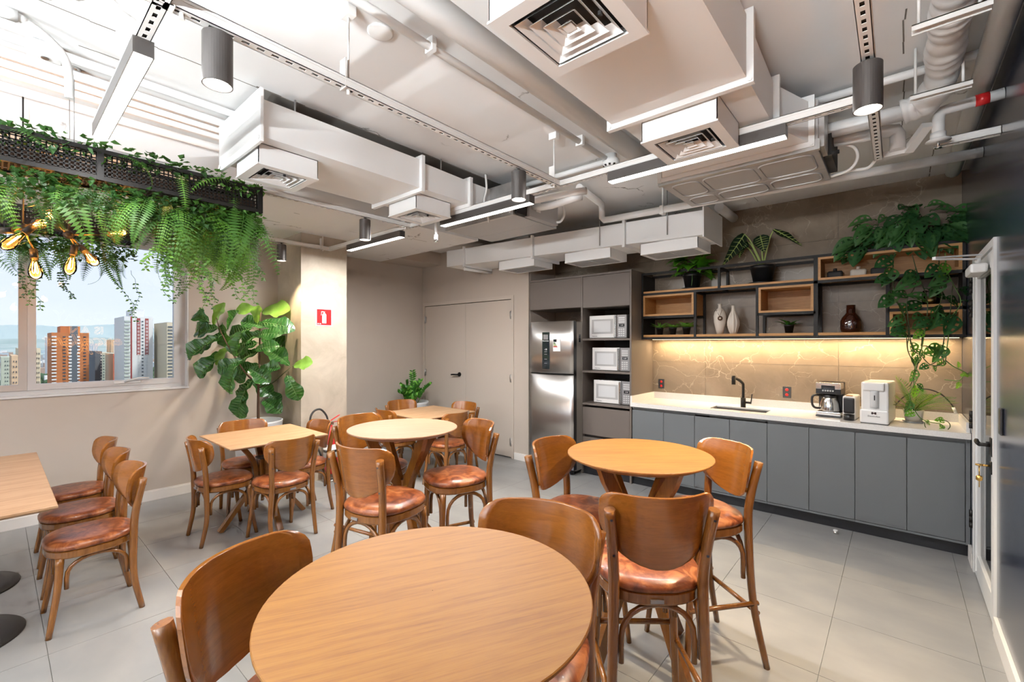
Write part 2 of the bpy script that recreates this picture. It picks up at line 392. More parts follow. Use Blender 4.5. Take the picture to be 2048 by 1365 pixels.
seam(-4.15, -.6, 1.2, ZB, .6); seam(-4.75, -.5, 1.8, ZB, .5); seam(-4.3, 1.0, 3.6, ZB, .25, .004); seam(.02, 1.2, 4.2, ZC, .6)
seam(-1.05, 3.9, 5.1, ZC, .3, .004); seam(.2, 4.0, 5.1, ZC, .7, .006)

# left wall with the window opening
WY0, WY1, WZ0, WZ1 = -3.9, 1.335, 1.09, 2.60
b = MB()
b.box((-5.85, YB, 0), (XL, 2.25, WZ0)); b.box((-5.85, YB, WZ1), (XL, 2.25, ZC)); b.box((-5.85, WY1, WZ0), (XL, 2.25, WZ1)); b.box((-5.85, YB, WZ0), (XL, WY0, WZ1))
b.box((-5.85, -1.35, WZ0), (XL, -1.15, WZ1))
wl = struct(b.build('wall_left', 'wall_taupe'))
struct(MB().box((-6.1, 2.7, 0), (XW, YF + .1, ZC)).build('wall_left_recess', 'wall_taupe'))
struct(MB().box((-5.9, 2.22, 0), (-4.985, 2.76, ZC)).build('pillar', 'pillar_stucco'))
# far wall with the double door opening
DX0, DX1, DZ = -5.83, -3.93, 2.175
b = MB(); b.box((-6.1, YF, 0), (DX0, YF + .14, ZC)); b.box((DX1, YF, 0), (XA, YF + .14, ZC)); b.box((DX0, YF, DZ), (DX1, YF + .14, ZC)); b.box((DX0, YF + .09, 0), (DX1, YF + .14, DZ))
b.box((XA - .02, YF + .14, 0), (XA, YK + .1, ZC))
struct(b.build('wall_far', 'wall_taupe'))
# kitchen wall: tiled
wk = struct(MB().box((XA, YK + .008, 0), (.7, YK + .2, ZC)).build('wall_kitchen', 'tile_grout'))
xs = [XA] + [x for x in (-.42 - 1.2 * k for k in range(3, -2, -1)) if XA < x < XR] + [XR]
zs = [0, .14, .74, 1.34, 1.94, 2.54, ZC]
for i in range(len(xs) - 1):
    for j in range(len(zs) - 1):
        g = .0012; MB().box((xs[i] + g, YK, zs[j] + g), (xs[i + 1] - g, YK + .008, zs[j + 1] - g)).build('wall_tile', 'marble_tile', wk)
# right wall: navy panelling with the glass door
GY0, GY1, GZ = 3.50, 4.375, 2.09
b = MB(); b.box((XR, YB, 0), (XR + .14, GY0, ZC)); b.box((XR, GY1, 0), (XR + .14, YK + .01, ZC)); b.box((XR, GY0, GZ), (XR + .14, GY1, ZC))
struct(b.build('wall_right', 'navy'))
struct(MB().box((XR + .14, 2.6, ZC - .25), (2.0, 5.3, ZC - .2)).build('ceiling_next_room', 'back_room'))
b = MB(); b.box((1.85, 2.6, 0), (2.0, 5.3, ZC)); b.box((XR + .14, 2.5, 0), (2.0, 2.6, ZC)); b.box((XR + .14, 5.3, 0), (2.0, 5.4, ZC)); struct(b.build('wall_next_room', 'back_room'))
BX0, BX1, BZ0, BZ1 = -5.3, -.3, .55, 2.62     # unseen window front behind the camera, added for fill daylight
b = MB(); b.box((-6.1, YB - .15, 0), (.6, YB, BZ0)); b.box((-6.1, YB - .15, BZ1), (.6, YB, ZC)); b.box((-6.1, YB - .15, BZ0), (BX0, YB, BZ1)); b.box((BX1, YB - .15, BZ0), (.6, YB, BZ1))
struct(b.build('wall_back', 'wall_white'))
w3 = bpy.data.objects.new('fill_window', None); COL.objects.link(w3); w3['kind'] = 'structure'
for k in range(5):
    xa, xb = BX0 + k, BX0 + k + 1; b = MB()
    for p_, q_ in (((xa, BZ0), (xa + .05, BZ1)), ((xb - .05, BZ0), (xb, BZ1)), ((xa + .05, BZ0), (xb - .05, BZ0 + .05)), ((xa + .05, BZ1 - .05), (xb - .05, BZ1))): b.box((p_[0], YB - .1, p_[1]), (q_[0], YB - .04, q_[1]))
    s_ = b.build('sash', 'alu', w3); MB().box((xa + .05, YB - .075, BZ0 + .05), (xb - .05, YB - .07, BZ1 - .05)).build('pane', 'pane', s_)
L = bpy.data.lights.new('portal', 'AREA'); L.shape = 'RECTANGLE'; L.size = BX1 - BX0; L.size_y = BZ1 - BZ0; L.cycles.is_portal = True
o = bpy.data.objects.new('portal', L); COL.objects.link(o); o.location = ((BX0 + BX1) / 2, YB - .2, (BZ0 + BZ1) / 2); o.rotation_euler = (pi / 2, 0, 0)
# baseboards
def baseboard(name, boxes, mat='trim_white'):
    b = MB()
    for p, q in boxes: b.box(p, q)
    return struct(b.build(name, mat))
baseboard('baseboard_left', [((XL, YB, 0), (XL + .015, 2.22, .085)), ((XL, YB, .085), (XL + .009, 2.22, .1))])
baseboard('baseboard_recess', [((XW, 2.76, 0), (XW + .015, YF, .09))])
baseboard('baseboard_far', [((-3.90, YF - .015, 0), (XA, YF, .09))])
baseboard('baseboard_right', [((XR - .015, YB, 0), (XR, GY0 - .03, .10)), ((XR - .015, GY1 + .03, 0), (XR, 4.6, .10))])

# window in the left wall
def window(name, y0, y1, mull, sill=True):
    w = bpy.data.objects.new(name, None); COL.objects.link(w); w['kind'] = 'structure'; x = -5.72
    b = MB()
    for (a, c) in (((x - .03, y0, WZ0 + .016), (XL - .004, y0 + .012, WZ1 - .012)), ((x - .03, y1 - .012, WZ0 + .016), (XL - .004, y1, WZ1 - .012)), ((x - .03, y0, WZ1 - .012), (XL - .004, y1, WZ1)), ((x - .03, y0, WZ0), (XL + .012, y1, WZ0 + .016))): b.box(a, c)
    b.build('reveal', 'frame_white', w)
    b = MB(); f = .045
    b.box((x - .03, y0 + .012, WZ0 + .016), (x + .03, y0 + .012 + f, WZ1 - .012)); b.box((x - .03, y1 - .012 - f, WZ0 + .016), (x + .03, y1 - .012, WZ1 - .012))
    b.box((x - .03, y0 + .012 + f, WZ0 + .016), (x + .03, y1 - .012 - f, WZ0 + .055)); b.box((x - .03, y0 + .012 + f, WZ1 - .055), (x + .03, y1 - .012 - f, WZ1 - .012)); b.build('outer_frame', 'alu', w)
    edges = [y0 + .057] + mull + [y1 - .057]
    for i in range(len(edges) - 1):
        a, c = edges[i] + .0, edges[i + 1]
        b = MB(); g = .052; z0, z1 = WZ0 + .052, WZ1 - .052
        z0, z1 = WZ0 + .056, WZ1 - .056; b.box((x - .02, a + .0005, z0), (x + .038, a + g, z1)); b.box((x - .02, c - g, z0), (x + .038, c - .0005, z1)); b.box((x - .02, a + g, z0), (x + .038, c - g, z0 + g)); b.box((x - .02, a + g, z1 - g), (x + .038, c - g, z1))
        s = b.build('sash', 'alu_warm' if i < len(edges) - 2 else 'alu', w)
        MB().box((x + .006, a + g, z0 + g), (x + .010, c - g, z1 - g)).build('pane', 'pane', s)
        if i == len(edges) - 2:
            mid = (a + c) / 2 + .12; h = MB(); h.rbox((x + .038, mid - .1, z0 + .02), (x + .05, mid + .1, z0 + .045), .004)
            h.tube([(x + .05, mid - .02, z0 + .035), (x + .075, mid, z0 + .05), (x + .082, mid + .08, z0 + .068), (x + .075, mid + .16, z0 + .066)], .009, 8); h.build('handle', 'frame_white', s)
    return w
window('window_1', -1.15, WY1, [-.46, .195]); window('window_2', WY0, -1.35, [-2.6])
for y0, y1 in ((-1.15, WY1), (WY0, -1.35)):     # portals that only guide the sampling of the sky
    L = bpy.data.lights.new('portal', 'AREA'); L.shape = 'RECTANGLE'; L.size = y1 - y0; L.size_y = WZ1 - WZ0; L.cycles.is_portal = True
    o = bpy.data.objects.new('portal', L); COL.objects.link(o); o.location = (-5.90, (y0 + y1) / 2, (WZ0 + WZ1) / 2); o.rotation_euler = (pi / 2, 0, -pi / 2)

# double door in the far wall
d1 = bpy.data.objects.new('door_1', None); COL.objects.link(d1); d1['kind'] = 'structure'
b = MB(); e = .05
b.box((DX0 - e + .03, YF - .012, 0), (DX0 + .022, YF + .06, DZ + e - .02)); b.box((DX1 - .022, YF - .012, 0), (DX1 + e - .03, YF + .06, DZ + e - .02)); b.box((DX0 + .022, YF - .012, DZ - .02), (DX1 - .022, YF + .06, DZ + e - .02))
b.build('frame', 'door_taupe', d1)
MB().box((DX0 + .02, YF + .055, .0), (DX1 - .02, YF + .062, DZ)).build('shadow_gap', 'black_matte', d1)
xm = -4.857
lf1 = MB().rbox((DX0 + .028, YF + .002, .012), (xm - .002, YF + .04, DZ - .028), .003).build('leaf', 'door_taupe', d1)
lf2 = MB().rbox((xm + .002, YF + .002, .012), (DX1 - .028, YF + .04, DZ - .028), .003).build('leaf', 'door_taupe', d1)
for x, l, zs_ in ((DX0 + .026, lf1, (1.94, 1.09, .25)), (DX1 - .026, lf2, (1.94, 1.08, .22))):
    for z in zs_:
        h = MB(); h.cyl((x, YF - .008, z - .055), (x, YF - .008, z + .055), .008, n=10); h.box((x - .03, YF - .003, z - .05), (x + .03, YF + .001, z + .05)); h.build('hinge', 'galvanised', l)
h = MB(); h.cyl((-4.985, YF + .001, 1.09), (-4.985, YF - .012, 1.09), .032, n=18); h.cyl((-4.985, YF - .01, 1.09), (-4.985, YF - .05, 1.09), .011, n=10)
h.tube([(-4.975, YF - .05, 1.09), (-5.06, YF - .052, 1.088), (-5.12, YF - .05, 1.083)], .011, 10); h.build('handle', 'black_metal', lf1)

# glass door in the navy wall
d2 = bpy.data.objects.new('door_2', None); COL.objects.link(d2); d2['kind'] = 'structure'
b = MB(); x0, x1 = XR - .012, XR + .10
b.box((x0, GY0 - .012, 0), (x1, GY0 + .03, GZ + .03)); b.box((x0, GY1 - .03, 0), (x1, GY1 + .012, GZ + .03)); b.box((x0, GY0 + .03, GZ - .012), (x1, GY1 - .03, GZ + .03)); b.build('frame', 'frame_white', d2)
b = MB(); a, c, z1 = GY0 + .034, GY1 - .034, GZ - .02; w = .095; x0, x1 = XR - .006, XR + .04
b.rbox((x0, a, .012), (x1, a + w, z1), .003); b.rbox((x0, c - w - .03, .012), (x1, c, z1), .003); b.rbox((x0, a + w, .012), (x1, c - w - .03, .16), .003); b.rbox((x0, a + w, z1 - w), (x1, c - w - .03, z1), .003)
b.box((x0 - .006, c - w - .015, .05), (x0, c - w + .03, z1 - .02)); lf = b.build('leaf_frame', 'frame_white', d2)
MB().box((XR + .012, a + w, .16), (XR + .018, c - w - .03, z1 - w)).build('pane', 'door_glass', d2)
for z in (1.955, 1.79, 1.03, .35):
    h = MB()
    for k in range(3): h.cyl((XR - .018, GY1 + .002, z - .06 + k * .041), (XR - .018, GY1 + .002, z - .022 + k * .041), .011, n=10)
    h.build('hinge', 'black_metal', lf)
h = MB(); h.rbox((XR - .014, 3.56, .93), (XR - .006, 3.62, 1.03), .003); h.cyl((XR - .012, 3.59, .99), (XR - .055, 3.59, .99), .010, n=10); h.tube([(XR - .055, 3.585, .99), (XR - .058, 3.68, .99), (XR - .052, 3.74, .988)], .011, 10)
h.rbox((XR - .014, 3.575, .83), (XR - .006, 3.61, .90), .003); h.build('handle', 'black_metal', lf)
k = MB(); k.cyl((XR - .012, 3.592, .875), (XR - .05, 3.592, .875), .006, n=8); k.lathe([(.001, -.004), (.016, -.004), (.016, .004), (.001, .004)], (XR - .055, 3.592, .875), 12); k.tube([(XR - .055, 3.592, .868), (XR - .055, 3.592, .80)], .003, 6); k.lathe([(.001, -.018), (.014, -.01), (.014, .01), (.001, .018)], (XR - .055, 3.592, .80), 10); k.box((XR - .057, 3.589, .75), (XR - .053, 3.595, .785)); k.build('key', 'brass', lf)
h = MB(); h.rbox((XR - .085, 3.66, 1.955), (XR - .012, 3.92, 2.01), .012); h.cyl((XR - .05, 3.72, 2.01), (XR - .05, 3.72, 2.045), .014, n=12)
h.tube([(XR - .05, 3.72, 2.04), (XR - .24, 3.58, 2.043)], .008, flat=(.024, .008)); h.tube([(XR - .24, 3.58, 2.052), (XR - .03, 3.80, 2.075)], .008, flat=(.02, .008)); h.build('closer', 'frame_white', lf)
h = MB().rbox((XR - .012, 3.285, 1.09), (XR + .001, 3.345, 1.225), .005).build('switch_plate', 'black_plastic'); tag(h, 'black rectangular plate on the navy wall beside the glass door', 'switch plate')

# ------------------------------------------------------------------ chairs, stools and tables
def backrest_mesh(S, Wd, hb, z0, tip=.20, lean=.16):
    """curved plywood backrest: wide rounded top, round bottom, concave to the sitter"""
    rows = 15; cols = 14; th = .011; fr, bk = [], []
    def half(v):
        if v < .70: return Wd * max(1 - ((.70 - v) / .70) ** 2.3, .0) ** .55
        if v < .80: return Wd
        return Wd - .055 * (1 - sqrt(max(1 - ((v - .80) / .20) ** 2, 0)))
    for i in range(rows + 1):
        v = .5 - .5 * cos(pi * i / rows); v = .004 + v * .996
        w = half(v); z = z0 + hb * v
        for j in range(cols + 1):
            x = w * (2 * j / cols - 1)
            y = -.192 - lean * (z - z0) + .10 * abs(x / Wd) ** 2.0
            fr.append((x, y + th / 2, z)); bk.append((x, y - th / 2, z))
    n = cols + 1; m = len(fr); fs = []
    for i in range(rows):
        for j in range(cols):
            a = i * n + j; fs.append((a, a + 1, a + n + 1, a + n)); fs.append((m + a, m + a + n, m + a + n + 1, m + a + 1))
    b = MB(); b.add(fr + bk, fs, True)
    rim = []
    for j in range(cols): rim.append((j, j + 1)); rim.append((rows * n + j + 1, rows * n + j))
    for i in range(rows): rim.append(((i + 1) * n, i * n)); rim.append((i * n + cols, (i + 1) * n + cols))
    b.add([], []); b.f += [(p, p + m, q + m, q) for p, q in rim]; b.sm += [False] * len(rim)
    return b
def seat_outline(a, bk, fr, n=36, p=2.6):
    out = []
    for i in range(n):
        t = 2 * pi * i / n; c, s = cos(t), sin(t)
        x = a * math.copysign(abs(c) ** (2 / p), c); y = (fr if s > 0 else bk) * math.copysign(abs(s) ** (2 / p), s)
        out.append((x * (1 + .06 * (y / .2)), y))
    return out
def make_chair(name, cat, S, bar):
    t = thing(name, '-', cat)
    dz = 0 if not bar else 0
    so = seat_outline(.195, .185, .205)
    def rg(k, z): return [(x * k, y * k, z) for x, y in so]
    MB().ring([rg(.90, S - .055), rg(.965, S - .055), rg(.985, S - .048), rg(.985, S - .018), rg(.93, S - .012)], smooth=False).build('seat_ring', 'beech', t)
    MB().ring([rg(.94, S - .016), rg(1.0, S - .008), rg(1.005, S + .004), rg(.96, S + .018), rg(.80, S + .027), rg(.5, S + .031), rg(.15, S + .032)]).build('cushion', 'leather', t)
    tz = S + (.285 if bar else .31); w = .178 if bar else .188
    uw = .155 if bar else .163
    rears = {}
    for s in (-1, 1):
        rear = spline([(s * (.185 if bar else .174), -.235 if bar else -.195, 0), (s * (uw + .012), -.175 if bar else -.158, S * .45), (s * uw, -.158, S - .03), (s * (uw + .006), -.166, S + .12), (s * w, -.198, tz)], 5)
        rears[s] = rear; n = len(rear); MB().tube(rear, [.0145 + .005 * min(1, 2.2 * i / n) for i in range(n)], 10).build('leg', 'beech', t)
        fx, fy = (.15, .145)
        fo = .03 if not bar else .035
        fr_ = spline([(s * (fx + fo), fy + .045, 0), (s * (fx + .012), fy + .012, S * .5), (s * fx, fy, S - .05)], 5); n = len(fr_)
        MB().tube(fr_, [.0135 + .006 * i / n for i in range(n)], 10).build('leg', 'beech', t)
    # bent braces under the seat, one arch on each side
    zt = S - .066; hd = .155 if not bar else .205
    def brace(p, q, ends):
        p, q = V(p), V(q); pts = []; a = V((p.x, p.y, zt - hd)); c = V((q.x, q.y, zt - hd))
        for k in range(13):
            th_ = pi * k / 12; m = (p + q) / 2; h = (q - p) / 2
            pts.append(V((m.x - h.x * cos(th_), m.y - h.y * cos(th_), zt - hd * .62 + hd * .62 * sin(th_) ** .8)))
        pts = [a] + pts + [c]
        MB().tube(pts, .0105, 8).build('brace', 'beech', t)
    brace((-.128, -.150, 0), (.128, -.150, 0), 0); brace((-.125, .150, 0), (.125, .150, 0), 0)
    for s in (-1, 1): brace((s * .158, -.128, 0), (s * .156, .120, 0), 0)
    if bar:
        def rung(p, q): MB().tube([p, q], .0115, 8).build('rung', 'beech', t)
        rung((-.172, -.198, .26), (.172, -.198, .26)); rung((-.168, .165, .38), (.168, .165, .38))
        for s in (-1, 1): rung((s * .172, -.196, .31), (s * .172, .17, .31))
    z0 = S + (.075 if bar else .10); hb = .262
    backrest_mesh(S, .203 if bar else .205, hb, z0, lean=.18).build('backrest', 'ply', t)
    for s in (-1, 1):
        for z in (tz - .045, tz - .15):
            q = min(rears[s], key=lambda p: abs(p.z - z)); MB().cyl((q.x, q.y - .0188, q.z), (q.x, q.y - .0202, q.z), .005, n=8).build('screw', 'black_matte', t)
    MB().box((-.035, -.190, S - .042), (.01, -.1835, S - .030)).build('maker_tag', 'mw_panel', t)
    return t
proto = {}
def place(kind, x, y, rot, label, group):
    if kind not in proto:
        proto[kind] = o = make_chair('dining_chair', 'chair', .45, False) if kind == 'chair' else make_chair('bar_stool', 'bar stool', .70, True)
    else: o = copy_tree(proto[kind])
    o.location = (x, y, 0); o.rotation_euler = (0, 0, RAD(rot)); o['label'] = label; o['group'] = group
    return o
G1, G2, G3 = 'dining chairs at the long table by the window', 'dining chairs around the square table before the fig tree', 'dining chairs around the square table by the double door'
place('chair', -3.545, .38, 180, 'low wooden chair at the long table, nearest to the camera of the row of three', G1)
place('chair', -4.10, .39, 180, 'low wooden chair at the long table, the middle one of the row of three', G1)
place('chair', -4.66, .40, 180, 'low wooden chair at the long table, farthest of the row of three', G1)
place('chair', -4.17, 1.225, 0, 'low wooden chair at the pale square table, on its left side beside the window wall', G2)
place('chair', -3.775, 1.53, 96, 'low wooden chair at the pale square table, its back turned to the camera', G2)
place('chair', -4.60, 1.545, -98, 'low wooden chair between the pale square table and the white fig tree pot', G2)
place('chair', -4.185, 1.885, 180, 'low wooden chair at the pale square table, on the side towards the fire extinguisher', G2)
place('chair', -4.40, 3.06, -4, 'low wooden chair at the far square table, mostly hidden behind the round bar table', G3)
place('chair', -3.777, 3.285, 93, 'low wooden chair at the far square table, its back turned to the camera', G3)
place('chair', -4.76, 3.46, -100, 'low wooden chair at the far square table, in front of the bushy potted plant', G3)
place('chair', -4.13, 3.74, 184, 'low wooden chair at the far square table, on the side towards the double door', G3)
B1, B2, B3 = 'bar stools at the front round table', 'bar stools at the round table near the kitchen', 'bar stools at the rear round table'
place('stool', -1.048, .478, -59, 'bar stool at the front round table, its large dark backrest at lower left', B1)
place('stool', -.805, .96, 194, 'bar stool on the far side of the front round table, facing the camera', B1)
place('stool', -.735, 1.64, 40, 'bar stool near the kitchen with its back turned to the camera', B2)
place('stool', -1.229, 1.955, -85, 'bar stool on the left side of the round table near the kitchen', B2)
place('stool', -.763, 2.34, 142, 'bar stool right of the round table, in front of the grey kitchen cabinets', B2)
place('stool', -2.105, 1.38, 11, 'bar stool at the rear round table, its back turned to the camera', B3)
place('stool', -2.15, 1.95, 159, 'bar stool at the rear round table with a bright streak on its backrest', B3)
place('stool', -2.765, 1.742, -77, 'bar stool at the rear round table, left side, next to the pale square table', B3)

def round_table(x, y, rot, mat, label):
    t = thing('bar_table', label, 'bar table', (x, y, 0), RAD(rot), 'round wooden bar tables'); R = .352; H = 1.0
    prof = [(.001, H), (R - .002, H), (R, H - .002), (R, H - .007), (R - .004, H - .010), (R - .045, H - .030), (.001, H - .030)]
    MB().lathe(prof, n=72, smooth=False).build('table_top', mat, t)
    for k in range(4):
        a = pi / 4 + k * pi / 2; d = V((cos(a), sin(a), 0))
        path = [d * .235 + V((0, 0, H - .028)), d * .205 + V((0, 0, H - .10)), d * .058 + V((0, 0, .66)), d * .04 + V((0, 0, .58)), d * .055 + V((0, 0, .50)), d * .295 + V((0, 0, 0))]
        MB().tube(path, 1, flat=(.032, .062), up=tuple(d)).build('leg', 'beech', t)
    MB().box((-.028, -.028, .50), (.028, .028, .66)).build('hub', 'beech', t)
    MB().lathe([(.001, H - .040), (.20, H - .040), (.20, H - .030), (.001, H - .030)], n=24).build('mounting_plate', 'beech', t)
    return t
round_table(-.785, .640, 20, 'oak', 'round oak bar table in the foreground, largest in the picture')
round_table(-.985, 2.115, 26, 'oak2', 'round oak bar table in front of the grey kitchen cabinets')
round_table(-2.465, 1.765, 40, 'oak_pale', 'pale round bar table in the middle of the room, next to the square tables')
def square_table(x, y, label, mat):
    t = thing('square_table', label, 'table', (x, y, 0), 0, 'square dining tables'); a = .385; H = .75
    def sq(k, z): return [(-k, -k, z), (k, -k, z), (k, k, z), (-k, k, z)]
    b = MB(); rings = [sq(a - .05, H - .030), sq(a, H - .010), sq(a, H - .003), sq(a - .003, H)]
    b.ring(rings, smooth=False); b.build('table_top', mat, t)
    for k in range(4):
        an = k * pi / 2; d = V((cos(an), sin(an), 0))
        up_ = spline([d * .245 + V((0, 0, H - .028)), d * .16 + V((0, 0, H - .10)), d * .085 + V((0, 0, H - .23)), d * .07 + V((0, 0, .36))], 6)
        MB().tube(up_, 1, flat=(.045, .035), up=tuple(d)).build('upper_leg', 'beech', t)
        MB().tube([d * .04 + V((0, 0, .40)), d * .34 + V((0, 0, 0))], 1, flat=(.045, .035), up=tuple(d)).build('leg', 'beech', t)
    MB().rbox((-.05, -.05, .30), (.05, .05, .55), .006).build('hub', 'beech', t)
    MB().rbox((-.055, -.055, .55), (.055, .055, .565), .004).build('hub_cap', 'black_matte', t)
    return t
square_table(-4.215, 1.557, 'pale square dining table before the fig tree', 'oak_rect'); square_table(-4.18, 3.35, 'square dining table between the double door and the rear round table', 'oak_rect')
# long table at the left edge
t = thing('long_table', 'long laminate table at the left edge on two dark round pedestals', 'table', (-3.98, -.18, 0))
def rect(kx, ky, z): return [(-kx, -ky, z), (kx, -ky, z), (kx, ky, z), (-kx, ky, z)]
MB().ring([rect(.80, .36, .722), rect(.832, .392, .738), rect(.832, .392, .748), rect(.829, .389, .751)], smooth=False).build('table_top', 'oak_rect', t)
for x in (-.43, .31):
    MB().lathe([(.001, .022), (.20, .022), (.262, .012), (.272, .004), (.272, 0), (.001, 0)], (x, .03, 0), 48).build('base', 'base_dark', t)
    MB().cyl((x, .03, .02), (x, .03, .715), .038, n=24).build('column', 'base_dark', t)
    MB().rbox((x - .2, -.17, .712), (x + .2, .23, .722), .003).build('mounting_plate', 'base_dark', t)

# ------------------------------------------------------------------ services under the ceiling
ZS = 2.62                                    # underside of the strut channels
def strut(label, axis, c, a, b_, z=ZS, w=.041, h=.041, pitch=.05):
    """perforated steel channel; c is its centre line, a..b_ its run"""
    t = thing('strut_channel', label, 'strut channel', group='white perforated ceiling channels')
    m = MB(); k = (lambda p, q: (p, q)) if axis == 'x' else (lambda p, q: (q, p))
    def bx(u0, u1, v0, v1, z0, z1):
        p, q = k(u0, v0), k(u1, v1); m.box((p[0], p[1], z0), (q[0], q[1], z1))
    th = .0025; s = .0065
    bx(a, b_, c - w / 2, c - w / 2 + th, z, z + h); bx(a, b_, c + w / 2 - th, c + w / 2, z, z + h); bx(a, b_, c - w / 2, c + w / 2, z + h - th, z + h)
    for q in (-.011, .011):                  # raised ribs on the flanks
        bx(a, b_, c - w / 2 - .002, c - w / 2, z + h / 2 + q - .004, z + h / 2 + q + .004); bx(a, b_, c + w / 2, c + w / 2 + .002, z + h / 2 + q - .004, z + h / 2 + q + .004)
    bx(a, b_, c - w / 2, c - s, z, z + th); bx(a, b_, c + s, c + w / 2, z, z + th)
    u = a
    while u < b_ - .001:
        bx(u, min(u + pitch * .48, b_), c - s, c + s, z, z + th); u += pitch
    m.build('channel', 'channel_white', t)
    m = MB(); bx(a, b_, c - s * 1.2, c + s * 1.2, z + .008, z + .010); m.build('slot_backing', 'slot_dark', t)
    return t
YX1, XY1, XY2, XY3, XY4, YX0 = 2.53, -1.755, -3.42, -4.95, -.085, .345
strut('long white perforated channel running across the room above the far ceiling lamps', 'x', YX1, -4.97, -.065)
strut('white perforated channel carrying the nearest large grey cylinder lamp', 'y', XY1, -1.2, YX1 - .022)
strut('white perforated channel behind the hanging planter carrying a small cylinder lamp', 'y', XY2, .2, YX1 - .022)
strut('white perforated channel in front of the concrete pillar', 'y', XY3, .6, YX1 - .022)
strut('white perforated channel at upper right carrying a cylinder lamp', 'y', XY4, -1.0, 3.37)
strut('white perforated channel above the bright ceiling lamp at upper left', 'x', YX0, -2.97, -1.0)
strut('short white perforated channel ending at the navy wall', 'x', 3.36, .15, .398)
t = tag(MB().tube([(-.085, 3.375, ZS + .02), (.03, 3.375, ZS + .02), (.045, 3.37, ZS + .02), (.12, 3.23, ZS + .09)], 1, flat=(.045, .03), up=(0, 0, 1)).build('channel_connector', 'channel_white'), 'bent white connector at the end of the upper right channel', 'bracket')
def hanger(x, y, label, plate=True):
    t = thing('channel_hanger', label, 'hanger', (x, y, ZS), group='threaded rods holding the ceiling channels')
    MB().rbox((-.03, -.02, ZC - ZS - .045), (.03, .02, ZC - ZS), .003).build('ceiling_bracket', 'channel_white', t)
    MB().cyl((0, 0, .04), (0, 0, ZC - ZS - .04), .0045, n=8).build('rod', 'channel_white', t)
    MB().box((-.022, -.026, -.004), (.022, -.022, .12)).build('plate', 'channel_white', t)
    MB().cyl((0, 0, -.02), (0, 0, 0), .008, n=6).build('nut', 'channel_white', t)
hanger(XY1, at(697, 190, x=XY1).y, 'white rod hanging the near channel beside the round ceiling cover'); hanger(XY1, 2.47, 'white rod hanging the channel crossing beside the smoke detector'); hanger(XY2, 2.47, 'white rod hanging the channel crossing beside the rear air diffuser'); hanger(XY3 + .02, 2.44, 'white rod hanging the channel corner in front of the pillar'); hanger(XY1, .40, 'white rod at the channel corner above the nearest cylinder lamp')

# linear lamps under the channels
def led(x0, x1, y, label, group='linear ceiling lamps', z=ZS, power=None, uplight=0):
    t = thing('linear_lamp', label, 'ceiling lamp', ((x0 + x1) / 2, y, z), group=group); L = (x1 - x0) / 2
    MB().box((-L, -.03, -.058), (L, .03, 0)).build('housing', 'lamp_grey', t)
    MB().box((-L + .004, -.026, -.0605), (L - .004, .026, -.058)).build('diffuser', 'led', t)
    la = bpy.data.lights.new('lamp_light', 'AREA'); la.shape = 'RECTANGLE'; la.size = 2 * L; la.size_y = .05; la.energy = power or LED_W; la.color = NEUT
    o = bpy.data.objects.new('lamp_light', la); COL.objects.link(o); o.parent = t; o.location = (0, 0, -.063)
    if uplight:                              # added unseen pendants: fill light thrown up at the ceiling
        MB().rbox((-L + .004, -.0295, .0), (L - .004, .0295, .02), .006).build('diffuser', 'led', t)
        la = bpy.data.lights.new('fill_uplight', 'AREA'); la.shape = 'RECTANGLE'; la.size = 2 * L; la.size_y = .05; la.energy = uplight; la.color = (.93, .975, 1.0)
        o = bpy.data.objects.new('fill_uplight', la); COL.objects.link(o); o.parent = t; o.location = (0, 0, .025); o.rotation_euler = (pi, 0, 0)
        for x in (-L + .1, L - .1): MB().cyl((x, 0, .0), (x, 0, ZC - z), .002, n=5).build('wire', 'rod_grey', t)
led(-2.96, -2.0, YX0, 'bright linear lamp at upper left above the hanging planter', power=LED_W * .55)
led(-4.52, -3.55, YX1, 'linear ceiling lamp in front of the concrete pillar', power=LED_W * 1.6); led(-2.97, -1.99, YX1, 'linear ceiling lamp beside the grey air conditioning unit in the middle', power=LED_W * 1.4); led(-1.37, -.41, YX1, 'linear ceiling lamp below the large air duct on the kitchen side')
BN = ('first', 'second', 'third', 'fourth', 'fifth', 'sixth')
for i, (x0, x1, y) in enumerate(((-4.6, -3.6, -2.3), (-2.7, -1.7, -2.3), (-1.0, -.0, -1.5), (-4.6, -3.6, -3.7), (-2.7, -1.7, -3.7), (-1.0, -.0, -3.1))):
    led(x0, x1, y, BN[i] + ' added pendant fill lamp, unseen behind the camera', 'added fill lamps behind the camera', 1.98, FILL_DOWN_W, FILL_UP_W * (1.7 if x0 > -1.5 else 1.0 if x0 > -3 else .3))  # pendants added out of view to fill the room with light
def cyl_lamp(x, y, label, k=1.0):
    t = thing('cylinder_lamp', label, 'ceiling lamp', (x, y, ZS), group='grey cylinder ceiling lamps'); r = .0455
    MB().cyl((0, 0, -.022), (0, 0, .0), .009, n=10).build('stem', 'lamp_grey', t)
    MB().lathe([(.001, -.02), (r - .002, -.02), (r, -.022), (r, -.19), (r - .003, -.19), (r - .003, -.17)], n=36, smooth=False).build('shade', 'lamp_grey', t)
    MB().lathe([(r - .003, -.188), (r - .012, -.165), (.001, -.16)], n=24).build('reflector', 'lamp_reflector', t)
    MB().lathe([(.001, -.172), (r - .013, -.172), (r - .013, -.170), (.001, -.170)], n=20).build('bulb', 'spot_glow', t)
    la = bpy.data.lights.new('spot_light', 'SPOT'); la.energy = SPOT_W * k; la.color = WARM; la.spot_size = RAD(95); la.spot_blend = .55; la.shadow_soft_size = .025
    o = bpy.data.objects.new('spot_light', la); COL.objects.link(o); o.parent = t; o.location = (0, 0, -.192)
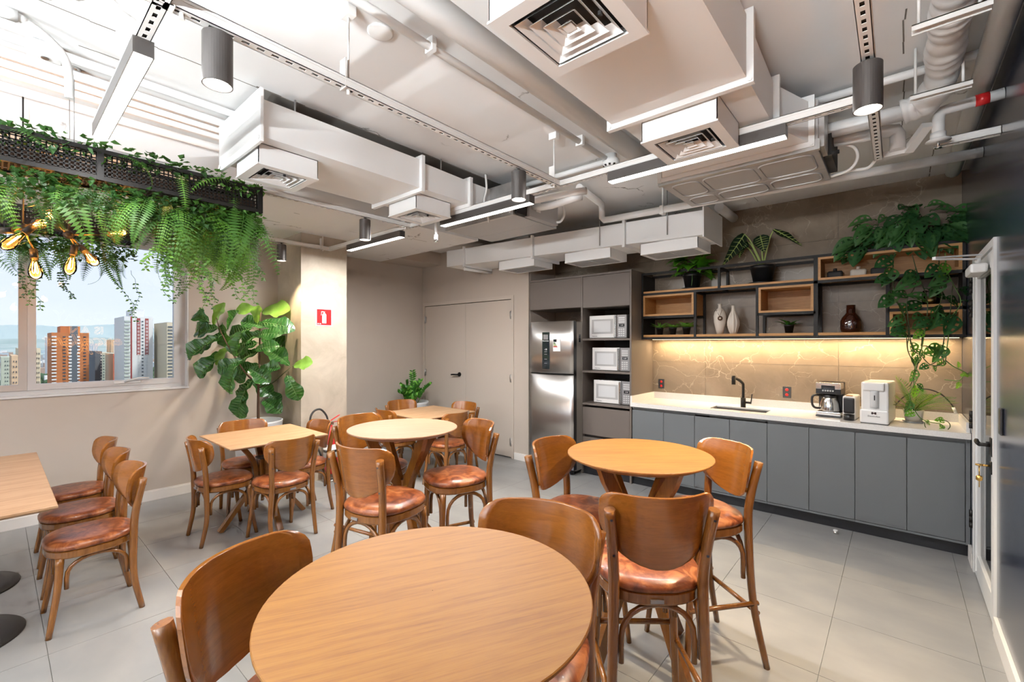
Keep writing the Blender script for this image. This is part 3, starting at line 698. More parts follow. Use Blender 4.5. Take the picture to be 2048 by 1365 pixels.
cyl_lamp(XY1, .50, 'large grey cylinder lamp nearest to the camera at upper left'); cyl_lamp(XY1, 2.10, 'grey cylinder lamp in front of the middle air conditioning unit', 1.3); cyl_lamp(XY2, 2.06, 'small grey cylinder lamp in front of the lamp by the pillar')
cyl_lamp(XY3, 2.0, 'smallest grey cylinder lamp left of the concrete pillar'); cyl_lamp(XY4, 2.15, 'large grey cylinder lamp at upper right', 2.7)

# air ducts
def square_ring(b, cx, cy, a0, z0, a1, z1, th=.0018):
    def sq(a, z): return [(cx - a, cy - a, z), (cx + a, cy - a, z), (cx + a, cy + a, z), (cx - a, cy + a, z)]
    b.ring([sq(a0, z0), sq(a1, z1), sq(a1 - th, z1), sq(a0 - th, z0 + th), sq(a0, z0)], cap=False, smooth=False)
def diffuser(parent, x0, x1, y0, y1, z0, z1):
    """box plenum with a four-way louvred face; z0 is the face"""
    cx, cy = (x0 + x1) / 2, (y0 + y1) / 2; a = min(x1 - x0, y1 - y0) / 2
    b = MB(); th = .004
    b.box((x0, y0, z0 + .008), (x0 + th, y1, z1)); b.box((x1 - th, y0, z0 + .008), (x1, y1, z1)); b.box((x0, y0, z0 + .008), (x1, y0 + th, z1)); b.box((x0, y1 - th, z0 + .008), (x1, y1, z1)); b.box((x0, y0, z1 - .004), (x1, y1, z1))
    p = b.build('diffuser', 'duct_white', parent)
    f = MB(); e = .045
    f.box((x0 - .004, y0 - .004, z0), (x1 + .004, y0 + e, z0 + .008)); f.box((x0 - .004, y1 - e, z0), (x1 + .004, y1 + .004, z0 + .008)); f.box((x0 - .004, y0 + e, z0), (x0 + e, y1 - e, z0 + .008)); f.box((x1 - e, y0 + e, z0), (x1 + .004, y1 - e, z0 + .008)); f.build('face_frame', 'duct_white', p)
    s = (a - e) / 4.2
    for k in range(4):
        b = MB(); o = a - e - .003 - k * s; square_ring(b, cx, cy, o - s * .25, z0 + .001, o - s * 1.05, z0 + .030); b.build('vane', 'duct_white', p)
    b = MB(); o = s * .55; b.ring([[(cx - o, cy - o, z0 + .004), (cx + o, cy - o, z0 + .004), (cx + o, cy + o, z0 + .004), (cx - o, cy + o, z0 + .004)], [(cx - .006, cy - .006, z0 + .022), (cx + .006, cy - .006, z0 + .022), (cx + .006, cy + .006, z0 + .022), (cx - .006, cy + .006, z0 + .022)]], smooth=False); b.build('vane', 'duct_white', p)
    MB().box((x0 + .02, y0 + .02, z0 + .05), (x1 - .02, y1 - .02, z0 + .052)).build('damper', 'slot_dark', p)
    MB().box((cx + a - e - .03, cy - .006, z0 - .008), (cx + a - e - .02, cy + .006, z0 + .004)).build('damper_lever', 'black_matte', p)
    return p
def flange_y(parent, x0, x1, y, z0, z1, p=.028, th=.014):
    """flange frame of a duct running along y"""
    b = MB(); b.box((x0 - p, y - th, z0 - p), (x1 + p, y + th, z0)); b.box((x0 - p, y - th, z1), (x1 + p, y + th, min(z1 + p, ZC - .002))); b.box((x0 - p, y - th, z0), (x0, y + th, z1)); b.box((x1, y - th, z0), (x1 + p, y + th, z1))
    f = b.build('flange', 'duct_white', parent)
    for x in (x0 - p / 2, x1 + p / 2):
        MB().cyl((x, y - th - .004, z0 - p / 2), (x, y - th, z0 - p / 2), .009, n=10).build('bolt', 'duct_white', f)
    return f
ZD = 2.68
# left duct
t = thing('air_duct', 'white air duct on the left with two square diffusers and a flat end plate', 'air duct')
x0, x1 = -3.22, -2.62
MB().box((x0, .955, ZD), (x1, 2.02, 2.885)).build('duct_section', 'duct_white', t)
MB().hexa([(x0 + .02, 2.04, ZD), (x1, 2.04, ZD), (x1, 2.50, ZD), (x0 + .10, 2.50, ZD)], [(x0 + .02, 2.04, 2.87), (x1, 2.04, 2.87), (x1, 2.50, 2.86), (x0 + .10, 2.50, 2.86)]).build('duct_section', 'duct_white', t)
MB().box((x0 + .10, 2.52, ZD + .005), (x1, 2.95, 2.86)).build('duct_section', 'duct_white', t)
MB().rbox((x0 - .035, .935, ZD - .04), (x1 + .035, .955, 2.93), .004).build('end_plate', 'duct_white', t)
for x in (x0 - .015, x1 + .015):
    for z in (ZD - .018, 2.90): MB().cyl((x, .928, z), (x, .936, z), .012, n=10).build('bolt', 'duct_white', t)
flange_y(t, x0, x1, 2.03, ZD, 2.885); flange_y(t, x0 + .10, x1, 2.51, ZD, 2.86); flange_y(t, x0 + .10, x1, 2.955, ZD, 2.86)
diffuser(t, -3.05, -2.71, .97, 1.31, 2.56, ZD); diffuser(t, -3.07, -2.72, 2.06, 2.40, 2.56, ZD)
tag(MB().tube(spline([(-2.60, 2.68, 2.96), (-2.598, 2.69, 2.84), (-2.606, 2.67, 2.74), (-2.60, 2.70, 2.64), (-2.62, 2.74, 2.58)], 6), .009, 8).build('cable', 'cable_white'), 'white cable hanging down beside the left air duct', 'cable')
for i, y in enumerate((1.15, 2.25)):
    tag(MB().cyl((-2.66, y, 2.885), (-2.66, y, ZC), .005, n=8).build('threaded_rod', 'rod_grey'), ('thin rod above the end plate of the left air duct', 'thin rod above the middle of the left air duct')[i], 'rod')
# right duct
t = thing('air_duct', 'large white air duct over the kitchen side with two square diffusers', 'air duct')
x0, x1 = -1.115, -.485
MB().box((x0, -.8, ZD), (x1, 2.08, 2.945)).build('duct_section', 'duct_white', t)
MB().hexa([(x0 + .03, 2.11, ZD), (x1 - .0, 2.11, ZD), (x1, 2.62, ZD), (x0 + .03, 2.62, ZD)], [(x0 + .03, 2.11, 2.94), (x1, 2.11, 2.94), (x1, 2.62, 2.90), (x0 + .03, 2.62, 2.90)]).build('duct_section', 'duct_white', t)
MB().hexa([(x0 + .03, 2.65, ZD), (x1, 2.65, ZD), (x1 + .12, 2.88, 2.64), (x0 - .06, 2.88, 2.64)], [(x0 + .03, 2.65, 2.90), (x1, 2.65, 2.90), (x1 + .12, 2.88, 2.86), (x0 - .06, 2.88, 2.86)]).build('duct_section', 'duct_white', t)
flange_y(t, x0, x1, 2.095, ZD, 2.94); flange_y(t, x0 + .03, x1, 2.635, ZD, 2.90); flange_y(t, x0 - .06, x1 + .12, 2.885, 2.64, 2.86)
diffuser(t, -.985, -.620, 1.03, 1.40, 2.565, ZD); diffuser(t, -.975, -.615, 2.13, 2.485, 2.555, ZD)
# far exhaust duct along the kitchen wall
t = thing('air_duct', 'white duct along the far wall with three grille boxes below it', 'air duct')
ZL = lambda x: 2.60 - (x + 4.665) * .0283
def dsec(xa, xb, h=.215, y0=4.05, y1=4.53): return MB().hexa([(xa, y0, ZL(xa)), (xb, y0, ZL(xb)), (xb, y1, ZL(xb)), (xa, y1, ZL(xa))], [(xa, y0, ZL(xa) + h), (xb, y0, ZL(xb) + h), (xb, y1, ZL(xb) + h), (xa, y1, ZL(xa) + h)])
for xa, xb in ((-4.665, -4.32), (-4.30, -3.185), (-3.155, -2.045), (-2.015, -1.285)): dsec(xa, xb).build('duct_section', 'duct_white', t)
for x in (-4.31, -3.17, -2.03):
    b = MB(); z = ZL(x); p = .03
    b.box((x - .013, 4.05 - p, z - p), (x + .013, 4.53 + p, z)); b.box((x - .013, 4.05 - p, z), (x + .013, 4.05, z + .235)); b.box((x - .013, 4.53, z), (x + .013, 4.53 + p, z + .235)); b.build('flange', 'duct_white', t)
MB().rbox((-1.285, 4.02, ZL(-1.28) - .025), (-1.27, 4.56, ZL(-1.28) + .26), .003).build('end_plate', 'duct_white', t)
MB().cyl((-4.315, 4.05, ZL(-4.3) - .055), (-4.315, 4.56, ZL(-4.3) - .045), .02, n=10).build('support_bar', 'channel_white', t)
for xa, xb in ((-3.75, -3.19), (-2.77, -2.21), (-1.89, -1.347)):
    z = ZL((xa + xb) / 2); zb = z - .105
    b = MB(); b.box((xa, 4.10, zb + .006), (xb, 4.104, z)); b.box((xa, 4.456, zb + .006), (xb, 4.46, z)); b.box((xa, 4.10, zb + .006), (xa + .004, 4.46, z)); b.box((xb - .004, 4.10, zb + .006), (xb, 4.46, z)); p = b.build('grille_box', 'duct_white', t)
    f = MB(); f.box((xa, 4.10, zb), (xb, 4.13, zb + .006)); f.box((xa, 4.43, zb), (xb, 4.46, zb + .006)); f.box((xa, 4.13, zb), (xa + .04, 4.43, zb + .006)); f.box((xb - .04, 4.13, zb), (xb, 4.43, zb + .006)); f.build('face_frame', 'duct_white', p)
    f = MB()
    for k in range(15): f.hexa([(xa + .04, 4.135 + k * .02, zb + .001), (xb - .04, 4.135 + k * .02, zb + .001), (xb - .04, 4.137 + k * .02, zb + .001), (xa + .04, 4.137 + k * .02, zb + .001)], [(xa + .04, 4.145 + k * .02, zb + .012), (xb - .04, 4.145 + k * .02, zb + .012), (xb - .04, 4.147 + k * .02, zb + .012), (xa + .04, 4.147 + k * .02, zb + .012)])
    f.box(((xa + xb) / 2 - .003, 4.13, zb), ((xa + xb) / 2 + .003, 4.43, zb + .004)); f.build('grille', 'duct_white', p, kind='stuff')
    MB().box((xa + .02, 4.12, zb + .03), (xb - .02, 4.44, zb + .032)).build('filter', 'mw_panel', p)
for i, (u, x) in enumerate(((1160, -2.30), (1283, -1.60))):
    tag(MB().cyl((x, 4.035, 2.55), (x, 4.035, ZC), .005, n=8).build('threaded_rod', 'rod_grey'), ('thin rod in front of the far duct, left of the pipe clamp', 'thin rod in front of the far duct near its end plate')[i], 'rod')

# air conditioning units
def ridge(b, x0, x1, y0, y1, z, r=.05, w=.006):
    pts = []
    for cx, cy, a in ((x1 - r, y1 - r, 0), (x0 + r, y1 - r, 90), (x0 + r, y0 + r, 180), (x1 - r, y0 + r, 270)):
        for k in range(5): q = RAD(a + 22.5 * k); pts.append((cx + r * cos(q), cy + r * sin(q), z))
    b.tube(pts + [pts[0]], w, 6, cap=False)
def ac_unit(label, x0, x1, y0, y1, z0, z1, split):
    t = thing('ac_unit', label, 'air conditioner', group='ceiling air conditioning units')
    MB().box((x0, y0, z0 + .004), (x1, y1, z1)).build('body', 'galvanised', t)
    p = MB().rbox((x0, y0 + .01, z0), (x1, y0 + (y1 - y0) * split - .002, z0 + .005), .002).build('bottom_panel', 'unit_metal', t); ym = y0 + (y1 - y0) * split
    q = MB().rbox((x0, ym + .002, z0), (x1, y1, z0 + .005), .002).build('bottom_panel', 'unit_metal', t)
    b = MB(); b.box((x0 - .01, y0 - .018, z0 - .006), (x1 + .01, y0 + .010, z0 + .05)); b.build('front_flange', 'galvanised', t)
    for x in (x0 + .02, x1 - .02): MB().cyl((x, y0 - .022, z0 + .02), (x, y0 - .016, z0 + .02), .010, n=8).build('bolt', 'chrome', t)
    return t, p, q, ym
t, p, q, ym = ac_unit('metal air conditioning unit on the right below the large duct', -1.195, -.325, 2.90, 3.50, 2.60, 2.87, .60)
for par, ya, yb in ((p, 2.95, ym - .03), (q, ym + .03, 3.47)):
    for xa, xb in ((-1.15, -.98), (-.95, -.66), (-.63, -.36)):
        b = MB(); ridge(b, xa, xb, ya, yb, 2.60); b.build('embossed_ridge', 'unit_metal', par)
MB().box((-.325, 2.93, 2.62), (-.30, 3.10, 2.85)).build('side_flange', 'galvanised', t); MB().box((-.325, 3.12, 2.63), (-.285, 3.46, 2.80)).build('terminal_box', 'black_matte', t); MB().cyl((-.32, 3.13, 2.64), (-.25, 3.13, 2.64), .012, n=8).build('drain_stub', 'black_matte', t)
t, p, q, ym = ac_unit('metal air conditioning unit in the middle with a grey control box', -3.17, -2.36, 2.755, 3.36, 2.60, 2.87, .62)
MB().rbox((-2.36, 2.90, 2.605), (-2.30, 3.30, 2.79), .004).build('control_box', 'unit_metal', t); MB().box((-2.299, 2.98, 2.66), (-2.2975, 3.04, 2.77)).build('rating_label', 'white', t); MB().box((-2.299, 3.10, 2.72), (-2.2975, 3.16, 2.76)).build('rating_label', 'white', t); MB().box((-2.37, 2.76, 2.61), (-2.33, 2.89, 2.85)).build('terminal_box', 'black_matte', t)
tag(MB().tube(spline([(-2.28, 3.25, 2.80), (-2.25, 3.30, 2.78), (-2.24, 3.31, 2.70), (-2.27, 3.30, 2.64), (-2.31, 3.28, 2.635)], 6), .011, 8).build('flexible_conduit', 'cable_white'), 'white corrugated cable beside the grey control box', 'cable')

# pipes
def pipe(label, pts, r, mat='pipe_white', n=16, cat='pipe', name='pipe'):
    return tag(MB().tube(pts, r, n).build(name, mat), label, cat)
pipe('thick white pipe under the ceiling running towards the smoke detector', [(-1.375, -1.0, 2.87), (-1.375, 3.1, 2.87)], .06, n=24)
t = thing('pipe', 'thin white conduit under the ceiling ending at the smoke detector', 'pipe')
MB().tube([(-1.645, -1.0, 2.93), (-1.645, 2.97, 2.93)], .019, 12).build('tube', 'pipe_white', t)
for y in (1.33, 2.62): MB().box((-1.672, y - .012, 2.905), (-1.618, y + .012, ZC)).build('clip', 'pipe_white', t)
pipe('thin white conduit behind the crossing of the channels', [(-1.68, 3.03, 2.93), (-2.62, 3.03, 2.93)], .02)
t = thing('smoke_detector', 'round white smoke detector under the ceiling beside the thick pipe', 'smoke detector', (-1.63, 3.03, 0))
MB().lathe([(.001, 2.97), (.042, 2.97), (.042, 2.935), (.062, 2.93), (.064, 2.90), (.056, 2.885), (.04, 2.872), (.001, 2.868)], n=24).build('housing', 'white', t)
for k in range(10): a = k * pi / 5; MB().tube([(.046 * cos(a), .046 * sin(a), 2.879), (.058 * cos(a), .058 * sin(a), 2.889)], 1, flat=(.016, .006)).build('vent', 'black_matte', t)
t = thing('smoke_detector', 'small white disc detector under the beam beside the pillar', 'smoke detector', tuple(at(696, 506, z=ZB)))
MB().lathe([(.001, 0), (.055, 0), (.055, -.012), (.04, -.03), (.001, -.034)], n=24).build('housing', 'white', t)
tag(MB().lathe([(.001, .0), (.058, .0), (.058, -.006), (.05, -.008), (.001, -.008)], (-1.78, 1.15, ZC), 32).build('ceiling_cover', 'white'), 'round white cover plate on the ceiling near the channel rod', 'cover plate')
pipe('white pipe in front of the kitchen wall ending at the navy wall', [(-2.08, 3.30, 2.90), (-2.2, 3.90, 2.92), (-2.235, 3.965, 2.91), (-2.24, 3.98, 2.87), (-2.24, 3.98, 2.81), (-2.215, 3.98, 2.785), (-2.15, 3.98, 2.78), (-.3, 3.98, 2.745), (.398, 3.98, 2.732)], .031, n=14)
pipe('grey pipe in the shade behind the far duct', [(-2.9, 4.75, 2.84), (-1.40, 4.75, 2.855)], .045, 'pipe_white')
pipe('stub of pipe meeting the marble tiles beside the end of the far duct', [(-1.33, 4.66, 2.895), (-1.33, YK + .002, 2.895)], .045, 'pipe_white')
t = thing('pipe_clamp', 'white pipe clamp on the pipe above the far duct', 'clamp', (-1.62, 3.98, 2.77)); MB().cyl((0, 0, .03), (0, 0, .2), .006, n=8).build('rod', 'channel_white', t); MB().rbox((-.02, -.036, -.045), (.02, .036, .035), .008).build('strap', 'channel_white', t)
pipe('upper insulated white tube below the crossing of the channels', [(-2.37, 2.82, 2.71), (-2.25, 2.80, 2.69), (-1.95, 2.79, 2.672), (-1.80, 2.80, 2.668), (-1.74, 2.86, 2.68)], .026); pipe('lower insulated white tube below the crossing of the channels', [(-2.31, 2.95, 2.70), (-2.15, 2.86, 2.64), (-2.03, 2.83, 2.622), (-1.82, 2.82, 2.632), (-1.78, 2.86, 2.645)], .026)
pipe('white pipe running along the top of the navy wall', [(.325, -1.0, 2.885), (.325, 4.86, 2.885)], .045, n=20)
pipe('white pipe crossing the ceiling behind the upper right cylinder lamp', [(-.36, 3.06, 2.93), (.31, 3.06, 2.93)], .021)
tag(MB().box((-.125, 3.035, 2.84), (-.095, 3.042, 2.95)).build('pipe_strap', 'channel_white'), 'white strap on the pipe behind the upper right cylinder lamp', 'strap')
# ribbed flexible duct
pts = [V((.16, -1 + .014 * i, 2.86)) for i in range(int(3.85 / .014))]; pts += spline([(.163, 2.87, 2.857), (.155, 3.05, 2.835), (.10, 3.155, 2.80), (.02, 3.17, 2.785)], 9)
rr = [.060 + .009 * abs(sin(i * .62 + .8 * sin(i * .23))) + .004 * sin(i * .31) for i in range(len(pts))]
tag(MB().tube(pts, rr, 18).build('flexible_duct', 'pipe_white'), 'wrinkled white flexible duct at upper right', 'duct')
pipe('insulated white tube from the flexible duct to the right air conditioning unit', [(.05, 3.17, 2.785), (-.14, 3.16, 2.78), (-.32, 3.15, 2.78)], .042)
pipe('white drain pipe with an elbow beside the right air conditioning unit', [(-.31, 3.25, 2.755), (-.05, 3.32, 2.76), (-.01, 3.33, 2.755), (.0, 3.335, 2.73), (0, 3.335, 2.645)], .036)
pipe('grey flexible cable hanging from the right air conditioning unit', spline([(-.28, 3.30, 2.75), (-.20, 3.33, 2.72), (-.18, 3.36, 2.66), (-.22, 3.40, 2.61), (-.31, 3.45, 2.605)], 6), .009, 'cable_white', 8, 'cable', 'cable')
pipe('white cable from the right air conditioning unit up to the channel end', spline([(-.32, 3.47, 2.615), (-.22, 3.46, 2.62), (-.14, 3.46, 2.615), (-.105, 3.42, 2.63), (-.09, 3.37, 2.64)], 6), .010, 'cable_white', 8, 'cable', 'cable')
for i, (y, xa, xb) in enumerate(((2.265, .04, .25), (2.895, .045, .257))):
    t = thing('trapeze_bar', ('upper white trapeze bar below the flexible duct', 'lower white trapeze bar below the flexible duct')[i], 'support bar', (0, y, 2.72))
    b = MB(); b.box((xa, -.02, 0), (xb, -.016, .022)); b.box((xa, .016, 0), (xb, .02, .022)); b.box((xa, -.02, .018), (xb, .02, .022)); b.build('bar', 'channel_white', t)
    for x in (xa + .02, xb - .03): MB().cyl((x, 0, .02), (x, 0, ZC - 2.72), .0055, n=8).build('rod', 'channel_white', t)
t = thing('sprinkler_pipe', 'white sprinkler pipe with a red band coming out of the navy wall', 'sprinkler', (0, 3.25, 0))
MB().tube([(.398, 0, 2.785), (.21, 0, 2.775), (.18, 0, 2.77), (.165, 0, 2.75), (.162, 0, 2.72), (.162, 0, 2.655)], .026, 16).build('tube', 'pipe_white', t)
MB().cyl((.298, 0, 2.780), (.348, 0, 2.7825), .0285, n=16).build('red_band', 'red', t); MB().cyl((.162, 0, 2.66), (.162, 0, 2.625), .033, n=16).build('collar', 'pipe_white', t)
MB().lathe([(.001, 2.625), (.05, 2.622), (.052, 2.617), (.001, 2.615)], (.162, 0, 0), 24).build('escutcheon', 'pipe_white', t); b = MB(); b.cyl((.162, 0, 2.617), (.162, 0, 2.59), .006, n=8); b.box((.148, -.002, 2.585), (.176, .002, 2.59)); b.lathe([(.001, 2.583), (.016, 2.581), (.001, 2.58)], (.162, 0, 0), 12); b.build('head', 'chrome', t)
p = at(872, 470, y=2.60)
t = thing('sprinkler_pipe', 'short white sprinkler drop at the end of the middle linear lamp', 'sprinkler', (p.x, 2.60, 0))
MB().cyl((0, 0, 2.49), (0, 0, ZC), .013, n=12).build('tube', 'pipe_white', t); MB().cyl((0, 0, 2.485), (0, 0, 2.53), .019, n=12).build('collar', 'pipe_white', t); b = MB(); b.cyl((0, 0, 2.485), (0, 0, 2.455), .005, n=8); b.lathe([(.001, 2.476), (.022, 2.474), (.001, 2.472)], (0, 0, 0), 12); b.build('head', 'chrome', t)
# conduits on the left
for i, (x, r) in enumerate(((-3.04, .020), (-3.21, .023), (-3.35, .018), (-3.46, .018), (-3.64, .024))):
    pipe(('first', 'second', 'third', 'fourth', 'fifth')[i] + ' white conduit on the ceiling at upper left, counted from the cylinder lamp', [(x, -1.0, ZC - r - .012), (x, 3.4, ZC - r - .012)], r)
t = thing('conduit', 'white conduit bending down from the ceiling above the planter cables', 'pipe')
MB().tube(spline([(-2.83, -1.0, 2.94), (-2.83, -.05, 2.94), (-2.85, .10, 2.935), (-2.90, .20, 2.89), (-2.93, .23, 2.82), (-2.94, .235, 2.70)], 8), .017, 12).build('tube', 'pipe_white', t)
MB().cyl((-2.83, .0, 2.94), (-2.83, .07, 2.94), .024, n=12).build('coupling', 'pipe_white', t)
t = thing('junction_box', 'white junction box on the ceiling conduit at upper left', 'junction box', tuple(at(90, 103, z=2.93)), 0)
MB().rbox((-.03, -.06, -.03), (.03, .06, .035), .006).build('body', 'pipe_white', t); MB().cyl((.0, 0, -.031), (0, 0, -.034), .014, n=14).build('plug', 'lamp_grey', t)

# ------------------------------------------------------------------ kitchen
def text(parent, s, size, loc, mat, xdir=(1, 0, 0), ydir=(0, 0, 1), ext=.0004, name='lettering', shear=0, outline=None):
    c = bpy.data.curves.new(name, 'FONT'); c.body = s; c.size = size; c.extrude = ext; c.align_x = 'CENTER'; c.align_y = 'CENTER'; c.shear = shear; c.resolution_u = 3
    if outline: c.fill_mode = 'NONE'; c.extrude = 0; c.bevel_depth = outline; c.bevel_resolution = 1
    f = bpy.data.objects.new(name, c); COL.objects.link(f); bpy.context.view_layer.update()
    me = bpy.data.meshes.new_from_object(f.evaluated_get(bpy.context.evaluated_depsgraph_get())); bpy.data.objects.remove(f); me.materials.clear(); me.materials.append(MAT[mat])
    o = bpy.data.objects.new(name, me); COL.objects.link(o); o.parent = parent
    x, y = V(xdir), V(ydir); z = x.cross(y); m = Matrix((x, y, z)).transposed().to_4x4(); m.translation = V(loc); o.matrix_local = m; return o
YC = 4.60
# tall cabinet
t = thing('tall_cabinet', 'brown grey tall cabinet around the fridge and the three microwaves', 'cabinet')
p = MB(); X0, X1, X2, X3 = -3.655, -2.873, -2.852, -2.225
p.box((X0, YC + .02, 1.985), (X0 + .018, 5.17, 2.37)); p.box((X1, YC, 0), (X2, 5.17, 2.35)); p.box((X3 - .02, YC, 0), (X3, 5.17, 2.35)); p.box((X0, YC, 2.35), (X3, 5.17, 2.372)); p.box((X0, YC + .02, 1.985), (X1, 5.17, 2.0)); p.box((X2, YC + .022, 1.975), (X3 - .02, 5.17, 1.995))
p.build('carcass', 'cab_brown', t)
MB().box((X2, 5.14, .1), (X3 - .02, 5.155, 1.975)).build('back_panel', 'cab_inside', t)
for xa, xb, z0 in ((X0, X1 - .002, 1.988), (X2 + .003, X3 - .023, 1.978)): MB().rbox((xa, YC + .001, z0), (xb, YC + .02, 2.347), .002).build('door', 'cab_brown', t)
for z in (1.612, 1.232, .848): MB().box((X2, YC, z - .022), (X3 - .02, 5.14, z)).build('shelf', 'cab_brown', t)
MB().box((X2, YC + .05, .09), (X3 - .02, 5.14, .80)).build('drawer_box', 'cab_inside', t)
for z0, z1 in ((.475, .80), (.10, .445)): MB().rbox((X2 + .003, YC + .001, z0), (X3 - .023, YC + .02, z1), .002).build('drawer', 'cab_brown', t)
MB().box((X2, YC + .03, 0), (X3, YC + .05, .09)).build('plinth', 'toe_dark', t)
MB().rbox((X1 - .012, 4.70, 1.84), (X1, 4.78, 1.93), .004).build('socket', 'white', t)
MB().box((XA + .0005, 4.62, 0), (XA + .003, 5.17, ZC)).build('side_lining', 'wall_taupe', t)

# fridge
t = thing('fridge', 'tall stainless steel fridge with a black control panel', 'fridge', (-3.18, 4.40, 0)); w = .325
MB().rbox((-w, .06, .05), (w, .66, 1.815), .012).build('body', 'fridge_side', t)
def curved_door(z0, z1):
    n = 14; rings = []
    for k, z in ((.985, z0), (1, z0 + .008), (1, z1 - .008), (.985, z1)):
        r = []
        for i in range(n + 1):
            q = -1 + 2 * i / n; r.append((w * q * k, -.020 + .030 * abs(q) ** 2.6 + (1 - k), z))
        r += [(w * k, .055, z), (-w * k, .055, z)]; rings.append(r)
    return MB().ring(rings, smooth=True)
d1_ = curved_door(1.195, 1.82).build('freezer_door', 'steel', t); d2_ = curved_door(.07, 1.18).build('door', 'steel', t)
MB().box((-w, .04, 1.178), (w, .06, 1.197)).build('gasket', 'black_matte', t)
MB().rbox((w - .002, .012, .07), (w + .004, .07, 1.815), .002).build('side_trim', 'black_plastic', t)
MB().rbox((-.105, -.026, 1.245), (.005, -.006, 1.69), .004).build('control_panel', 'screen_dark', d1_)
MB().rbox((-.085, -.0285, 1.60), (-.015, -.0255, 1.66), .001).build('badge', 'mw_panel', d1_)
text(d1_, 'Electrolux', .022, (-.05, -.0285, 1.585), 'white'); text(d1_, '-18', .03, (-.05, -.0272, 1.48), 'white')
for z in (1.45, 1.42, 1.36, 1.31): MB().box((-.07, -.0275, z), (-.03, -.026, z + .006)).build('key', 'mw_panel', d1_)
s_ = MB().box((.055, -.0205, 1.46), (.16, -.0125, 1.61)).build('energy_label', 'white', d1_)
for i, c in enumerate((('zz_leaf'), ('palm'), ('leaf_vein'), ('brass'), ('red'))): MB().box((.06, -.0212, 1.556 - i * .012), (.085 + i * .008, -.0204, 1.565 - i * .012)).build('rating_bar', c, s_)
MB().box((.06, -.0212, 1.572), (.105, -.0204, 1.602)).build('print_block', 'screen_dark', s_)
MB().box((w + .0001, .12, 1.57), (w + .0015, .16, 1.66)).build('side_sticker', 'screen_dark', t)
for x in (-.26, .26): MB().cyl((x, .10, 0), (x, .10, .055), .02, n=10).build('foot', 'black_matte', t)

# microwaves
def microwave(x, z, label, first=[None]):
    if first[0] is None:
        t = thing('microwave', label, 'microwave', (0, 0, 0), group='white microwaves in the tall cabinet'); a = .243; h = .272
        MB().rbox((-a, .02, .008), (a, .36, h), .006).build('body', 'mw_panel', t)
        d = MB().rbox((-a, 0, .006), (.115, .022, h), .006).build('door', 'appliance_white', t)
        MB().rbox((-a + .035, -.003, .055), (.075, .002, h - .045), .003).build('window_border', 'mw_window', d)
        MB().rbox((-a + .065, -.005, .075), (.045, -.002, h - .065), .003).build('window', 'pot_white', d)
        text(d, 'Electrolux', .016, (-a + .075, -.0008, .028), 'screen_dark')
        MB().rbox((.098, -.03, .012), (.116, .0, h - .008), .007).build('handle', 'chrome', t)
        c = MB().rbox((.120, .001, .006), (a, .022, h), .004).build('control_panel', 'mw_panel', t)
        MB().box((.15, -.0005, .135), (.215, .002, .165)).build('display', 'screen_dark', c); text(c, '12:00', .018, (.182, -.0008, .15), 'white')
        for r in range(3):
            for q in range(4): MB().box((.142 + r * .027, -.0005, .025 + q * .024), (.162 + r * .027, .002, .040 + q * .024)).build('key', 'alu', c)
        for q in range(3): MB().box((.142, -.0005, .18 + q * .024), (.22, .002, .195 + q * .024)).build('key', 'alu', c)
        for sx in (-.2, .2): MB().cyl((sx, .06, 0), (sx, .06, .01), .012, n=8).build('foot', 'black_matte', t)
        first[0] = t
    else: t = copy_tree(first[0])
    t.location = (x, 4.70, z); t['label'] = label; return t
microwave(-2.575, 1.612, 'top white microwave in the tall cabinet'); microwave(-2.535, 1.232, 'middle white microwave in the tall cabinet'); microwave(-2.515, .848, 'bottom white microwave in the tall cabinet')

# base cabinets
seams = [-2.215, -1.863, -1.545, -1.218, -.90, -.58, -.264, .054, .372]
names = ('grey base cabinet beside the tall cabinet, left of the sink', 'grey base cabinet under the sink', 'grey base cabinet under the coffee maker', 'grey base cabinet next to the navy wall, under the water purifier')
for i in range(4):
    xa, xm_, xb = seams[2 * i], seams[2 * i + 1], seams[2 * i + 2]
    if i == 3: xe = .397
    else: xe = xb
    t = thing('base_cabinet', names[i], 'cabinet', group='grey base cabinets')
    MB().box((xa + .0005, YC + .022, .095), (xe - .0005, 5.17, .855 if i in (0, 2, 3) else .70)).build('body', 'cab_grey', t)
    MB().box((xa + .001, YC + .004, .840), (xe - .001, YC + .021, .8615)).build('top_rail', 'cab_grey', t); MB().box((xa + .001, YC + .004, .092), (xe - .001, YC + .021, .108)).build('bottom_rail', 'cab_grey', t)
    for a, c in ((xa, xm_), (xm_, xb)): MB().rbox((a + .0018, YC, .112), (c - .0018, YC + .02, .824), .0015).build('door', 'cab_grey', t)
    if i == 3: MB().box((xb + .002, YC - .002, .092), (xe, YC + .021, .8615)).build('filler_strip', 'cab_grey', t)
struct(MB().box((-2.225, YC + .04, 0), (.397, YC + .055, .093)).build('trim_1', 'toe_dark'))
